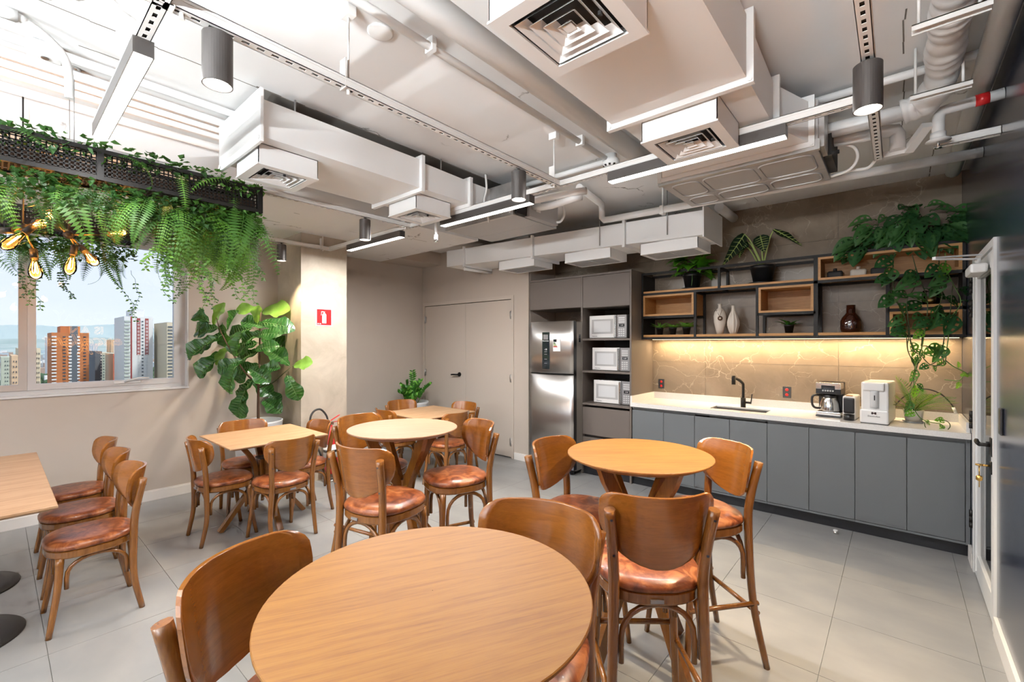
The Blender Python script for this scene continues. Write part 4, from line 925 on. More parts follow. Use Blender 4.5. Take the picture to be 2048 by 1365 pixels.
# worktop with sink cut-out
ZW = .905; SX0, SX1, SY0, SY1 = -1.43, -.93, 4.70, 4.93
t = thing('worktop', 'white quartz kitchen worktop with upstand', 'worktop')
b = MB(); y0, y1, z0 = 4.565, 5.178, .862
b.box((-2.222, y0, z0), (SX0, y1, ZW)); b.box((SX1, y0, z0), (.398, y1, ZW)); b.box((SX0, y0, z0), (SX1, SY0, ZW)); b.box((SX0, SY1, z0), (SX1, y1, ZW)); b.build('slab', 'quartz', t)
MB().box((-2.202, 5.158, ZW), (.378, 5.178, .978)).build('upstand', 'quartz', t); MB().box((.378, 4.62, ZW), (.398, 5.178, .978)).build('side_upstand', 'quartz', t); MB().box((-2.222, y0, ZW), (-2.202, 5.178, .978)).build('side_upstand', 'quartz', t)
t = thing('sink', 'stainless steel sink let into the white worktop', 'sink'); b = MB(); e = .006
b.box((SX0, SY0, .72), (SX0 + e, SY1, .895)); b.box((SX1 - e, SY0, .72), (SX1, SY1, .895)); b.box((SX0, SY0, .72), (SX1, SY0 + e, .895)); b.box((SX0, SY1 - e, .72), (SX1, SY1, .895)); b.box((SX0, SY0, .715), (SX1, SY1, .722)); b.build('basin', 'steel', t)
MB().lathe([(.001, .724), (.04, .724), (.045, .722)], (-1.18, 4.82, 0), 20).build('drain', 'chrome', t)
t = thing('faucet', 'matt black kitchen faucet behind the sink', 'faucet', (-1.19, 4.985, ZW))
MB().cyl((0, 0, 0), (0, 0, .095), .024, n=20).build('base', 'black_metal', t)
MB().tube(spline([(0, 0, .09), (0, 0, .21), (-.005, -.01, .245), (-.03, -.06, .28), (-.06, -.115, .30)], 6), .0135, 12).build('spout', 'black_metal', t); MB().cyl((-.06, -.118, .325), (-.06, -.118, .235), .019, n=16).build('spray_head', 'black_metal', t)
MB().tube([(.02, 0, .05), (.075, -.01, .05)], .011, 10).build('lever_stub', 'black_metal', t); MB().tube([(.072, -.01, .04), (.085, -.012, .14)], 1, flat=(.02, .008)).build('lever', 'black_metal', t)
def outlet(u, v, label):
    p = at(u, v, y=YK); t = thing('wall_outlet', label, 'wall outlet', tuple(p), group='dark wall outlets with red sockets')
    MB().rbox((-.036, -.008, -.056), (.036, -.0005, .056), .003).build('plate', 'outlet_dark', t)
    for z in (-.025, .025): MB().lathe([(.001, -.0), (.016, -.0), (.016, .002), (.001, .002)], (0, 0, 0), 6).build('socket', 'red', t, loc=(0, -.0083, z), rot=(pi / 2, 0, 0))
outlet(1323, 768, 'dark wall outlet with red sockets at the left end of the worktop'); outlet(1574, 785, 'dark wall outlet with red sockets right of the faucet')
# coffee maker
t = thing('coffee_maker', 'black and steel drip coffee maker with a thermos jug', 'coffee maker', (-.455, 4.90, ZW), RAD(-4)); a = .092
MB().rbox((-a, -.115, 0), (a, .11, .012), .004).build('foot_plate', 'black_plastic', t); MB().rbox((-a, -.11, .012), (a, .11, .045), .006).build('base', 'chrome', t)
MB().rbox((-a, .02, .045), (a, .11, .30), .006).build('rear_body', 'black_plastic', t); MB().rbox((-a, -.11, .20), (a, .05, .255), .006).build('brew_head', 'black_plastic', t); MB().rbox((-a, -.112, .245), (a, .11, .30), .006).build('top_band', 'chrome', t)
p = MB().rbox((-.05, -.118, .218), (.05, -.109, .278), .004).build('display', 'screen_dark', t)
for i in range(5): MB().lathe([(.001, 0), (.007, 0), (.007, .001), (.001, .001)], (0, 0, 0), 12).build('button', 'alu', p, loc=(-.036 + i * .018, -.1182, .232), rot=(pi / 2, 0, 0))
j = MB().lathe([(.001, .047), (.072, .047), (.074, .06), (.068, .12), (.054, .165), (.05, .175), (.001, .178)], (0, -.045, 0), 28).build('jug', 'chrome', t)
MB().lathe([(.052, .172), (.054, .19), (.04, .198), (.001, .2)], (0, -.045, 0), 24).build('jug_lid', 'black_plastic', j); MB().tube(spline([(-.05, -.05, .18), (-.10, -.065, .185), (-.125, -.07, .165), (-.125, -.07, .10), (-.105, -.065, .07), (-.07, -.055, .068)], 5), .010, 10).build('jug_handle', 'black_plastic', j)
# capsule machine
t = thing('capsule_machine', 'small black capsule coffee machine between coffee maker and purifier', 'coffee machine', (-.305, 4.83, ZW), RAD(-4)); a = .044
MB().rbox((-a, -.10, .0), (a, .16, .20), .010).build('shell', 'appliance_white', t); MB().rbox((-a + .006, -.112, .055), (a - .006, -.09, .188), .010).build('front', 'black_plastic', t); MB().lathe([(.001, 0), (.038, 0), (.038, .05), (.001, .052)], (0, -.105, 0), 24).build('drip_tray', 'black_plastic', t); MB().rbox((-.022, -.095, .20), (.022, -.05, .206), .003).build('lever', 'shelfwood', t)
# water purifier
t = thing('water_purifier', 'white water purifier with a logo on its front', 'water purifier', (-.12, 4.81, ZW), RAD(-7)); a = .088
MB().rbox((-a, -.17, .008), (a, .17, .335), .012).build('body', 'appliance_white', t); MB().rbox((-a - .004, -.20, .004), (a + .004, -.15, .115), .012).build('front_base', 'appliance_white', t); MB().rbox((-a + .012, -.19, .265), (a - .025, -.165, .33), .01).build('top_bezel', 'appliance_white', t)
MB().lathe([(.001, .125), (.024, .13), (.028, .14), (.028, .25), (.024, .265), (.001, .268)], (.0, -.165, 0), 20).build('bottle_niche', 'pot_white', t); MB().rbox((-.032, -.172, .118), (.032, -.160, .272), .010).build('niche_rim', 'alu', t); MB().rbox((-a, -.19, .0), (a, -.12, .008), .002).build('foot', 'black_matte', t)
MB().box((-.016, -.2015, .078), (-.004, -.2, .096)).build('logo', 'screen_dark', t); MB().box((.004, -.2015, .078), (.016, -.2, .096)).build('logo', 'screen_dark', t); MB().rbox((-.005, -.2015, .083), (.005, -.2, .091), .002).build('logo', 'screen_dark', t); text(t, 'Electrolux', .019, (0, -.2005, .062), 'screen_dark')
MB().box((-.0, -.1935, .19), (.006, -.1925, .23)).build('bottle_mark', 'screen_dark', t)
tag(MB().tube(spline([(-.03, 5.10, 1.0), (.05, 5.14, 1.10), (.16, 5.15, 1.165), (.26, 5.15, 1.14), (.33, 5.14, 1.06), (.36, 5.13, .99)], 8), .005, 8).build('water_hose', 'cable_black'), 'thin black water hose arching over the worktop in the corner', 'hose')
tag(MB().tube([(.345, 5.135, 1.03), (.352, 5.132, 1.01), (.362, 5.128, .978)], .011, 10).build('hose_fitting', 'white'), 'white fitting at the end of the black water hose', 'fitting')
tag(MB().tube(spline([(-.40, 5.02, .925), (-.36, 5.08, .91), (-.30, 5.10, .912), (-.22, 5.10, .96), (-.20, 5.11, .91), (-.25, 5.12, 1.06), (-.32, 5.14, 1.0)], 8), .0038, 6).build('power_cable', 'cable_black'), 'black power cables behind the small appliances on the worktop', 'cable')
t = thing('door_stop', 'small metal door stop on the floor in front of the kitchen cabinets', 'door stop', (-.384, 4.488, 0)); MB().cyl((0, 0, 0), (0, 0, .018), .014, n=16).build('base', 'chrome', t); MB().cyl((0, 0, .018), (0, 0, .03), .015, n=16).build('bumper', 'white', t)

# ------------------------------------------------------------------ wall shelf
t = thing('wall_shelf', 'long black metal wall shelf with oak boxes and boards above the worktop', 'shelf'); y0, y1 = 4.85, 5.175; q = .024
def bar(p, r): return MB().box(p, r).build('frame_bar', 'black_metal', t)
def railx(xa, xb, z, back=True):
    bar((xa, y0, z - q / 2), (xb, y0 + q, z + q / 2))
    if back: bar((xa, y1 - q, z - q / 2), (xb, y1, z + q / 2))
def posts(x, za, zb, w=q):
    for y in (y0, y1 - q): bar((x - w / 2, y, za), (x + w / 2, y + q, zb))
    for z in (za, zb): bar((x - w / 2, y0 + q, z - q / 2), (x + w / 2, y1 - q, z + q / 2))
XS0, XS1 = -2.221, .397
railx(XS0, XS1, 1.612); railx(XS0, XS1, 2.108); railx(XS0, XS1, 2.34); railx(XS0, -1.625, 1.848); railx(-1.035, -.56, 1.836); railx(-.06, XS1, 1.828)
posts(-1.625, 1.624, 2.098); posts(-1.035, 1.624, 2.098); posts(-.56, 1.624, 2.33, .032); posts(-.063, 1.624, 2.098); posts(-1.385, 2.12, 2.33)
MB().box((XS0, y0, 1.624), (XS0 + .02, y1, 2.33)).build('end_panel', 'black_metal', t); MB().box((XS1 - .02, y0, 1.624), (XS1, y1, 2.33)).build('end_panel', 'black_metal', t)
def board(xa, xb, z0, z1): MB().rbox((xa, y0 + .002, z0), (xb, y1 - .003, z1), .002).build('board', 'shelfwood', t)
for xa, xb, z0, z1 in ((-2.199, -1.398, 2.121, 2.143), (-1.372, -.577, 2.121, 2.143), (-2.199, -1.638, 1.625, 1.65), (-1.612, -1.048, 1.625, 1.65), (-1.022, -.577, 1.625, 1.65), (-.543, -.076, 1.625, 1.65), (-.05, .376, 1.841, 1.864)): board(xa, xb, z0, z1)
def wbox(xa, xb, z0, z1):
    w = .02; b = MB(); b.box((xa, y0 - .002, z0), (xb, y1 - .012, z0 + w)); b.box((xa, y0 - .002, z1 - w), (xb, y1 - .012, z1)); b.box((xa, y0 - .002, z0 + w), (xa + w, y1 - .012, z1 - w)); b.box((xb - w, y0 - .002, z0 + w), (xb, y1 - .012, z1 - w)); b.box((xa, y1 - .02, z0), (xb, y1 - .010, z1)); b.build('oak_box', 'shelfwood', t)
wbox(-2.199, -1.638, 1.861, 2.095); wbox(-1.022, -.577, 1.849, 2.095); wbox(-.543, .376, 2.121, 2.327); wbox(-.05, .376, 1.625, 1.815)
MB().box((XS0 + .03, 5.08, 1.5965), (XS1 - .02, 5.09, 1.600)).build('light_strip', 'strip_glow', t)
la = bpy.data.lights.new('strip_light', 'AREA'); la.shape = 'RECTANGLE'; la.size = 2.5; la.size_y = .015; la.energy = STRIP_W; la.color = (1, .72, .40)
o = bpy.data.objects.new('strip_light', la); COL.objects.link(o); o.parent = t; o.location = (-.91, 5.085, 1.592)
# things on the shelf
ZS1 = 1.65; ZS2 = 2.143
v_ = tag(MB().lathe([(.001, 0), (.030, 0), (.042, .05), (.058, .13), (.062, .19), (.052, .235), (.030, .265), (.018, .275), (.016, .30), (.018, .315), (.024, .32), (.022, .32), (.014, .30)], n=32).build('vase', 'ceramic', loc=(-1.418, 5.0, ZS1)), 'tall cream vase with a brown pendant on the shelf', 'vase')
p = MB().lathe([(.001, 0), (.024, 0), (.024, .006), (.001, .006)], n=20).build('pendant', 'bark', v_, loc=(.02, -.063, .165), rot=(pi / 2, 0, .3)); MB().lathe([(.001, 0), (.010, 0), (.010, .0065), (.001, .0065)], n=14).build('pendant_ring', 'ceramic', p)
MB().tube(spline([(-.03, -.03, .255), (-.01, -.05, .23), (.016, -.066, .19), (.03, -.052, .235), (.03, -.03, .255)], 4), .002, 5).build('cord', 'bark', v_)
n = 40; prof = [(.028, 0), (.040, .03), (.056, .09), (.056, .13), (.040, .19), (.020, .24), (.016, .27), (.017, .296), (.013, .296), (.012, .27)]
tag(MB().ring([[(r * (1 + .09 * cos(10 * 2 * pi * j / n) * (1 if z < .25 else .2)) * cos(2 * pi * j / n), r * (1 + .09 * cos(10 * 2 * pi * j / n) * (1 if z < .25 else .2)) * sin(2 * pi * j / n), z) for j in range(n)] for r, z in prof]).build('vase', 'ceramic', loc=(-1.288, 5.0, ZS1)), 'cream vase with vertical ribs on the shelf', 'vase')
tag(MB().lathe([(.001, 0), (.060, 0), (.074, .012), (.078, .04), (.078, .10), (.066, .135), (.042, .165), (.034, .178), (.034, .245), (.030, .245), (.030, .19)], n=36).build('bottle_vase', 'amber_glass', loc=(-.316, 5.0, ZS1)), 'dark amber glass bottle vase on the shelf', 'vase')
def flask(x, mat, label):
    t = thing('flask', label, 'bottle', (x, 4.99, 2.141), group='flat flasks in the upper oak box'); bm = bmesh.new(); b = MB(); b.rbox((-.058, -.03, 0), (.058, .03, .068), .018, 4); b.build('body', mat, t); MB().lathe([(.001, .065), (.015, .065), (.015, .082), (.014, .092), (.001, .092)], n=16).build('stopper', mat, t); bm.free()
flask(-.43, 'black_matte', 'black flat flask at the left end of the upper oak box'); flask(-.262, 'ceramic', 'cream flat flask in the upper oak box'); flask(-.12, 'black_matte', 'black flat flask half hidden by the trailing plant')
t = thing('glass_jar', 'clear glass jar with a brass candle behind the trailing plant', 'jar', (.205, 5.0, 1.864)); MB().lathe([(.001, .0), (.05, 0), (.055, .01), (.055, .10), (.05, .12), (.047, .12), (.051, .10), (.051, .012), (.001, .006)], n=28).build('jar', 'clear_glass', t); MB().cyl((0, 0, .008), (0, 0, .07), .032, n=20).build('candle', 'brass', t)
tag(MB().rbox((-.032, -.02, 0), (.032, .02, .058), .003).build('wood_block', 'shelfwood', loc=(.328, 4.93, 1.645)), 'small wooden block in the lower right oak box', 'wood block')

# ------------------------------------------------------------------ plants
RNG = random.Random(21)
def leaf_mesh(name, L, widths, mat, fold=.15, droop=.25, wave=0, cols=2, petiole=0, holes=False, vein=None, ruff=0):
    """leaf lying along +y from its base, face up; widths = half widths along the blade"""
    b = MB(); n = len(widths) - 1; C = cols; rows = []
    for i, w in enumerate(widths):
        s = i / n; y = petiole + L * s; zc = -droop * L * s * s
        row = []
        for j in range(-C, C + 1):
            q = j / C; x = w * q
            row.append((x, y - (abs(q) ** 1.5) * 0 , zc + abs(x) * fold * 2 + wave * sin(i * 1.7 + (2 if j < 0 else 0)) * abs(q) * w))
        rows.append(row)
    k = 2 * C + 1; vs_ = [p for r in rows for p in r]; fs = []
    for i in range(n):
        for j in range(2 * C):
            if holes and i in range(1, n - 1) and i % 2 == 1 and j in (1, 2 * C - 2) and C >= 3: continue
            a = i * k + j; fs.append((a, a + 1, a + k + 1, a + k))
    b.add(vs_, fs, True)
    if petiole: b.tube([(0, 0, 0), (0, petiole * .5, .01), (0, petiole + .01, 0)], [.004, .0032, .0025], 5)
    me = b.mesh(name); me.materials.append(MAT[mat])
    if vein:
        me.materials.append(MAT[vein]); m2 = MB(); mid = [(0, petiole + L * i / n, -droop * L * (i / n) ** 2 + .0022) for i in range(n + 1)]
        m2.tube(mid, [.006 * (1 - .8 * i / n) for i in range(n + 1)], 4)
        for i in range(1, n):
            for s_ in (-1, 1):
                w = widths[i] * .92; p0 = V(mid[i]); m2.tube([p0, p0 + V((s_ * w * .5, L / n * .35, abs(w) * fold * 1.0 + .0015)), p0 + V((s_ * w * .9, L / n * .6, abs(w) * fold * 1.85 + .002))], [.0034, .0026, .0012], 4)
        mm = m2.mesh('v'); bm = bmesh.new(); bm.from_mesh(me); nf = len(bm.faces); bm.from_mesh(mm); bm.faces.ensure_lookup_table()
        for f in bm.faces[nf:]: f.material_index = 1
        bm.to_mesh(me); bm.free()
    return me
def aim(p, d, up=(0, 0, 1), sc=1.0, roll=0):
    y = V(d).normalized(); u = V(up); x = y.cross(u)
    if x.length < 1e-3: x = y.cross(V((1, 0, .3)))
    x.normalize(); z = x.cross(y); m = Matrix((x, y, z)).transposed()
    if roll: m = Matrix.Rotation(roll, 3, y) @ m
    m = (m * sc).to_4x4(); m.translation = V(p); return m
def rel(root, p): return V(p) - V(root.location)
CAMR = V((cos(RAD(YAW)), sin(RAD(YAW)), 0)); CAMF = V((-sin(RAD(YAW)), cos(RAD(YAW)), 0))

# fiddle leaf fig in a white pot
FX, FY = -5.25, 1.88
t = thing('fig_tree', 'fiddle leaf fig with large leaves growing in a tall white pot by the window', 'plant', (FX, FY, 0))
MB().lathe([(.001, .0), (.175, 0), (.185, .01), (.235, .70), (.238, .715), (.23, .72), (.222, .715), (.215, .64), (.001, .64)], n=48).build('pot', 'pot_white', t)
MB().lathe([(.001, .655), (.12, .66), (.216, .645)], n=24).build('soil', 'soil', t)
def fp(cx, cy, dx=0): return rel(t, at(cx / 2.923, 430 + cy / 2.923, x=FX + dx))
trunk = [rel(t, (FX, FY, .65)), fp(1510, 1090), fp(1512, 1000), fp(1515, 900, .02), fp(1518, 780, .0), fp(1520, 640, .02), fp(1525, 570, 0)]
trunk[0].x, trunk[0].y = trunk[1].x, trunk[1].y
MB().tube(spline(trunk, 4), [.016 - .011 * i / 24 for i in range(25)], 8).build('trunk', 'bark', t)
MB().tube(spline([fp(1512, 1000), fp(1440, 930, .08), fp(1385, 850, .12), fp(1330, 760, .12), fp(1285, 670, .1), fp(1265, 600, .1)], 4), [.010 - .006 * i / 20 for i in range(21)], 7).build('branch', 'bark', t)
MB().tube(spline([fp(1514, 1010), fp(1590, 985, .15), fp(1655, 930, .34), fp(1700, 890, .37)], 4), [.008 - .005 * i / 12 for i in range(13)], 7).build('branch', 'stem_dark', t)
fw = [.012, .040, .050, .052, .058, .076, .092, .097, .088, .062, .016]
fig = [leaf_mesh('leaf', .27, fw, 'fig_leaf', .16, .28, .16, 3, .02, vein='fig_vein'), leaf_mesh('leaf', .27, fw, 'fig_leaf', .05, .5, .20, 3, .02, vein='fig_vein'), leaf_mesh('leaf', .27, fw, 'fig_leaf', .28, .15, .16, 3, .02, vein='fig_vein')]
fnew = leaf_mesh('leaf', .27, fw, 'fig_leaf_new', .10, .2, .12, 3, .02)
FL = [(1590, 555, 10, 190, 1), (1460, 552, 172, 130, 1), (1265, 590, 75, 140, 1), (1180, 600, 150, 120, 0), (1165, 645, 190, 150, 0), (1350, 625, 60, 130, 0), (1215, 670, 185, 150, 0), (1230, 725, 200, 160, 0), (1190, 765, 215, 190, 0), (1305, 700, 268, 150, 0), (1595, 632, 0, 170, 0), (1490, 640, 160, 130, 0), (1410, 675, 190, 150, 0), (1535, 690, 20, 140, 0), (1480, 712, 205, 140, 0), (1595, 742, 345, 180, 0), (1440, 762, 190, 150, 0), (1600, 812, 340, 170, 0), (1450, 818, 195, 170, 0), (1310, 800, 225, 150, 1), (1240, 862, 230, 190, 0), (1350, 872, 200, 150, 0), (1460, 885, 180, 130, 0), (1505, 930, 330, 150, 0), (1345, 950, 240, 180, 0), (1420, 1012, 220, 170, 0), (1525, 1000, 320, 150, 0), (1590, 1052, 315, 120, 0), (1400, 1092, 245, 180, 0), (1580, 1112, 335, 150, 0), (1755, 872, 15, 130, 1), (1700, 992, 300, 150, 0), (1390, 742, 250, 150, 0), (1545, 775, 20, 130, 0), (1400, 905, 250, 140, 0), (1560, 900, 10, 130, 0), (1500, 590, 100, 110, 1), (1670, 860, 140, 80, 0)]
for i, (cx, cy, an, ln, new) in enumerate(FL):
    dx = RNG.uniform(-.20, .26) if cx < 1620 else .37; p = fp(cx, cy, dx); a = RAD(an); sc = ln / 2.923 * 4.9 / 895 / .27 * .93
    d = CAMR * cos(a) + V((0, 0, 1)) * sin(a) - CAMF * RNG.uniform(-.15, .5)
    up = V((0, 0, 1)) * .6 - CAMF * RNG.uniform(.55, 1.2) + CAMR * RNG.uniform(-.3, .3)
    inst('leaf', fnew if new else fig[i % 3], t, mtx=aim(p - d.normalized() * .13 * sc, d, up, sc))

# bushy plant in the corner
ZX, ZY = -5.50, 4.10
t = thing('zz_plant', 'bushy green plant with stiff stems in a grey pot beside the double door', 'plant', (ZX, ZY, 0))
MB().lathe([(.001, 0), (.17, 0), (.18, .01), (.238, .66), (.24, .685), (.232, .69), (.225, .685), (.215, .62), (.001, .62)], n=40).build('pot', 'pot_white', t); MB().lathe([(.001, .635), (.214, .625)], n=20).build('soil', 'soil', t)
zl = leaf_mesh('leaflet', .085, [.003, .016, .021, .019, .012, .001], 'zz_leaf', .2, .15, 0, 1)
zlb = leaf_mesh('leaflet', .085, [.003, .016, .021, .019, .012, .001], 'succulent', .2, .15, 0, 1)
for i in range(15):
    a = RNG.uniform(0, 2 * pi); sp = RNG.uniform(.08, .30); h = RNG.uniform(.16, .36) if i else .50
    if i == 0: a, sp = 2.6, .03
    b0 = V((.10 * cos(a) * RNG.random(), .10 * sin(a) * RNG.random(), .63)); tip = V((sp * cos(a), sp * sin(a), .63 + h)); mid = (b0 + tip) / 2 + V((0, 0, .05))
    pts = spline([b0, mid, tip], 6); s_ = MB().tube(pts, [.006 - .004 * k / 12 for k in range(13)], 5).build('stem', 'stem_green', t)
    for k in range(3, 13):
        for s2 in (-1, 1):
            td = (pts[min(k + 1, 12)] - pts[k - 1]).normalized(); sd = td.cross(V((cos(a + .5 * s2), sin(a + .5 * s2), .2))).normalized() * s2
            inst('leaflet', zl if RNG.random() < .75 else zlb, s_, mtx=aim(pts[k], td * .55 + sd, V((0, 0, 1)) * .7 - CAMF, RNG.uniform(.8, 1.15) * (1 - .3 * (k / 13))))

# fire extinguisher and its sign
t = thing('fire_extinguisher', 'red fire extinguisher standing in front of the pillar', 'fire extinguisher', (-4.865, 2.50, 0))
MB().lathe([(.001, .09), (.07, .09), (.078, .10), (.078, .50), (.07, .54), (.04, .58), (.02, .60), (.018, .63)], n=28).build('cylinder', 'red', t); MB().lathe([(.0786, .27), (.0788, .27), (.0788, .42), (.0786, .42)], n=28).build('label_band', 'white', t); MB().lathe([(.0789, .33), (.079, .33), (.079, .36), (.0789, .36)], n=28).build('label_stripe', 'screen_dark', t)
b = MB(); b.tube(arc((0, 0, .02), .085, 0, 360, 24, 'xy'), .005, 6); [b.tube([(.085 * cos(a), .085 * sin(a), .02), (.07 * cos(a), .07 * sin(a), .095)], .005, 6) for a in (0, 2.1, 4.2)]; b.build('stand', 'chrome', t)
MB().rbox((-.02, -.03, .63), (.02, .03, .67), .006).build('valve', 'chrome', t); MB().tube([(0, -.01, .675), (.01, .10, .735)], 1, flat=(.02, .006)).build('lever', 'red', t); MB().tube([(0, -.01, .655), (.0, .10, .665)], 1, flat=(.02, .006)).build('lower_lever', 'red', t)
MB().tube(spline([(0, -.03, .65), (-.0, -.05, .74), (.0, -.12, .82), (0, -.20, .80), (0, -.235, .70), (0, -.19, .50), (0, -.11, .30)], 6), .011, 8).build('hose', 'rubber', t)
t = thing('extinguisher_sign', 'red fire extinguisher sign on the concrete pillar', 'sign', (-4.985, 2.482, 1.854))
MB().box((.0005, -.098, -.102), (.003, .098, .102)).build('border', 'white', t); MB().box((.003, -.085, -.09), (.0036, .085, .09)).build('field', 'red', t)
b = MB(); b.prism([(-.024, -.07), (.024, -.07), (.024, .03), (.014, .045), (-.014, .045), (-.024, .03)], .0036, .0044, 'x'); b.prism([(-.008, .045), (.008, .045), (.008, .06), (-.008, .06)], .0036, .0044, 'x'); b.prism([(-.03, .056), (.012, .056), (.012, .064), (-.026, .068)], .0036, .0044, 'x'); b.prism([(-.038, .02), (-.032, .02), (-.028, .066), (-.034, .066)], .0036, .0044, 'x'); b.build('pictogram', 'white', t)
for y in (-.07, -.045): MB().box((.0036, y - .008, -.082), (.0044, y + .008, -.07)).build('print_block', 'white', t)

# ---- plants on the shelf
def plastic_pot(t, r, h, z=0, saucer=True):
    MB().lathe([(.001, z), (r * .72, z), (r * .95, z + h * .82), (r, z + h * .82), (r, z + h), (r * .93, z + h), (r * .88, z + h * .8), (.001, z + h * .8)], n=28).build('pot', 'black_plastic', t)
    MB().lathe([(.001, z + h * .82), (r * .9, z + h * .81)], n=16).build('soil', 'soil', t)
    if saucer: MB().lathe([(.001, z), (r * 1.05, z), (r * 1.15, z + .012), (r * 1.1, z + .012), (r, z + .004)], n=28).build('saucer', 'black_plastic', t)
t = thing('pothos', 'leafy green pothos in a black pot on the left end of the shelf', 'plant', (-1.70, 4.99, ZS2)); plastic_pot(t, .098, .165, .002)
pw = [.004, .045, .058, .052, .034, .012, .001]; pl = leaf_mesh('leaf', .13, pw, 'pothos', .12, .45, 0, 2, .05)
for i in range(58):
    a = RNG.uniform(0, 2 * pi); e = RNG.uniform(-.1, 1.0); d = V((cos(a) * cos(e), sin(a) * cos(e) - .25, sin(e) * .9 - .1)); p = V((.07 * cos(a), .06 * sin(a), .15 + RNG.uniform(0, .17)))
    inst('leaf', pl, t, mtx=aim(p, d, V((0, 0, 1)), RNG.uniform(.8, 1.25)))
MB().tube(spline([(.03, -.06, .16), (.035, -.105, .14), (.037, -.11, .09), (.03, -.112, .03)], 4), .003, 5).build('trailing_stem', 'stem_green', t)
t = thing('alocasia', 'dark veined alocasia with few arrow leaves in a black pot on the shelf', 'plant', (-1.017, 5.0, ZS2)); plastic_pot(t, .113, .18, .002)
aw = [.028, .065, .078, .074, .064, .050, .034, .018, .001]
def alo(cx, cy, tipx, tipy, dy, sc, crop=(1270, 440, 5.25), dirv=None, up=None):
    p = rel(t, at(crop[0] + cx / crop[2], crop[1] + cy / crop[2], y=5.0 + dy)); q = rel(t, at(crop[0] + tipx / crop[2], crop[1] + tipy / crop[2], y=5.0 + dy - .04)); d = q - p
    MB().tube(spline([(RNG.uniform(-.02, .02), 0, .15), V((0, 0, .15)) * .4 + p * .6 + V((0, 0, .05)), p], 6), [.008 - .004 * k / 12 for k in range(13)], 6).build('stalk', 'leaf_vein', t)
    me = leaf_mesh('leaf', d.length * 1.05, [w * sc for w in aw], 'alocasia', .06, .10, .10, 2, 0, vein='leaf_vein'); inst('leaf', me, t, mtx=aim(p, d, up or V((0, -1, .35))))
C1 = (1270, 440, 5.25); C2 = (1490, 440, 5.25)
alo(1165, 220, 1050, 320, -.03, .9, C1, up=V((.3, -1, .5))); alo(1150, 150, 940, 470, -.08, .85, C1, up=V((.9, -.8, .2))); alo(1120, 270, 1095, 390, .02, .5, C1)
alo(160, 165, 200, 330, -.05, .95, C2); alo(300, 105, 600, 240, -.10, .8, C2, up=V((-.1, -.35, 1)))
def succ(x, label, wide, mat, y=4.97, n=9, h=.09):
    t = thing('small_succulent', label, 'plant', (x, y, ZS1), group='small potted plants on the shelf'); plastic_pot(t, .043, .082, 0, False)
    me = leaf_mesh('leaf', h, [.006, wide, wide * 1.2, wide, wide * .5, .001], mat, .3, .35, 0, 1)
    for i in range(n):
        a = i * 2.4; e = .55 + .5 * (i / n); inst('leaf', me, t, mtx=aim((.008 * cos(a), .008 * sin(a), .066), (cos(a) * cos(e), sin(a) * cos(e), sin(e)), (0, 0, 1), RNG.uniform(.8, 1.1)))
succ(-2.055, 'small spiky plant in a black pot, leftmost of the three', .010, 'succulent', n=15, h=.12); succ(-1.907, 'small rosette plant in a black pot, middle of the three', .020, 'succulent', n=10, h=.11); succ(-1.754, 'small broad leaved plant in a black pot, rightmost of the three', .026, 'succulent', n=9, h=.12); succ(-.786, 'small pointed plant in a black pot under the second oak box', .013, 'zz_leaf', n=10, h=.11)

# monstera trailing from the top of the shelf
MX, MY, MZ = .10, 4.99, 2.352
t = thing('trailing_monstera', 'dark green trailing monstera on top of the shelf with vines hanging to the worktop', 'plant', (MX, MY, MZ)); plastic_pot(t, .12, .13, .002)
mw_ = [.004, .036, .05, .055, .053, .047, .038, .024, .001]; mon = [leaf_mesh('leaf', .15, mw_, 'monstera', .10, .35, .05, 3, .03, True), leaf_mesh('leaf', .15, mw_, 'monstera_mid', .26, .5, .05, 3, .03, True)]
monn = leaf_mesh('leaf', .15, mw_, 'monstera_new', .12, .4, .05, 3, .03, True)
for i in range(104):
    u = RNG.uniform(-1, 1); w = RNG.uniform(-.15, 1); k = sqrt(max(0, 1 - u * u * .8)); x = u * (.40 if u < 0 else .27); z = .06 + w * .25 * k - (.10 * u * u if u < 0 else .03)
    y = -RNG.uniform(.0, .20) * (1.1 - .5 * w) + .05
    d = V((u * .8 + RNG.uniform(-.4, .4), -.5, -.55 + .9 * max(0, w - .4) + RNG.uniform(-.2, .2)))
    inst('leaf', mon[i % 2], t, mtx=aim((x, y, z + .04), d, V((RNG.uniform(-.3, .3), -.8, .7)), RNG.uniform(.72, 1.2)))
def vine(pts, leaves, small=1.0, mat='stem_dark'):
    P = [rel(t, at(u, v, y=y)) for u, v, y in pts]; S = spline(P, 6); s_ = MB().tube(S, .0034, 5).build('vine', mat, t)
    for i, (f, an, sc, new) in enumerate(leaves):
        p = S[int(f * (len(S) - 1))]; a = RAD(an); d = CAMR * cos(a) + V((0, 0, 1)) * sin(a) - CAMF * .3
        inst('leaf', monn if new else mon[i % 2], t, mtx=aim(p, d, V((0, 0, .5)) - CAMF, sc * small))
def cpx(x, y): return 1710 + x / 4.552, 400 + y / 4.552
def vp(L, y0=4.80, y1=4.76): return [(*cpx(x, y), y0 + (y1 - y0) * i / len(L)) for i, (x, y) in enumerate(L)]
vine(vp([(360, 480), (345, 620), (350, 780), (350, 880), (430, 1010), (470, 1130), (490, 1240), (480, 1360), (560, 1560)]), [(.05, 200, 1, 0), (.12, 240, 1, 0), (.2, 190, .9, 0), (.28, 250, .9, 0), (.36, 215, .9, 0), (.42, 300, .8, 0), (.5, 30, .9, 0), (.58, 200, .8, 0), (.66, 190, .8, 0), (.70, 20, .95, 0), (.74, 175, .85, 0), (.80, 290, .75, 0)])
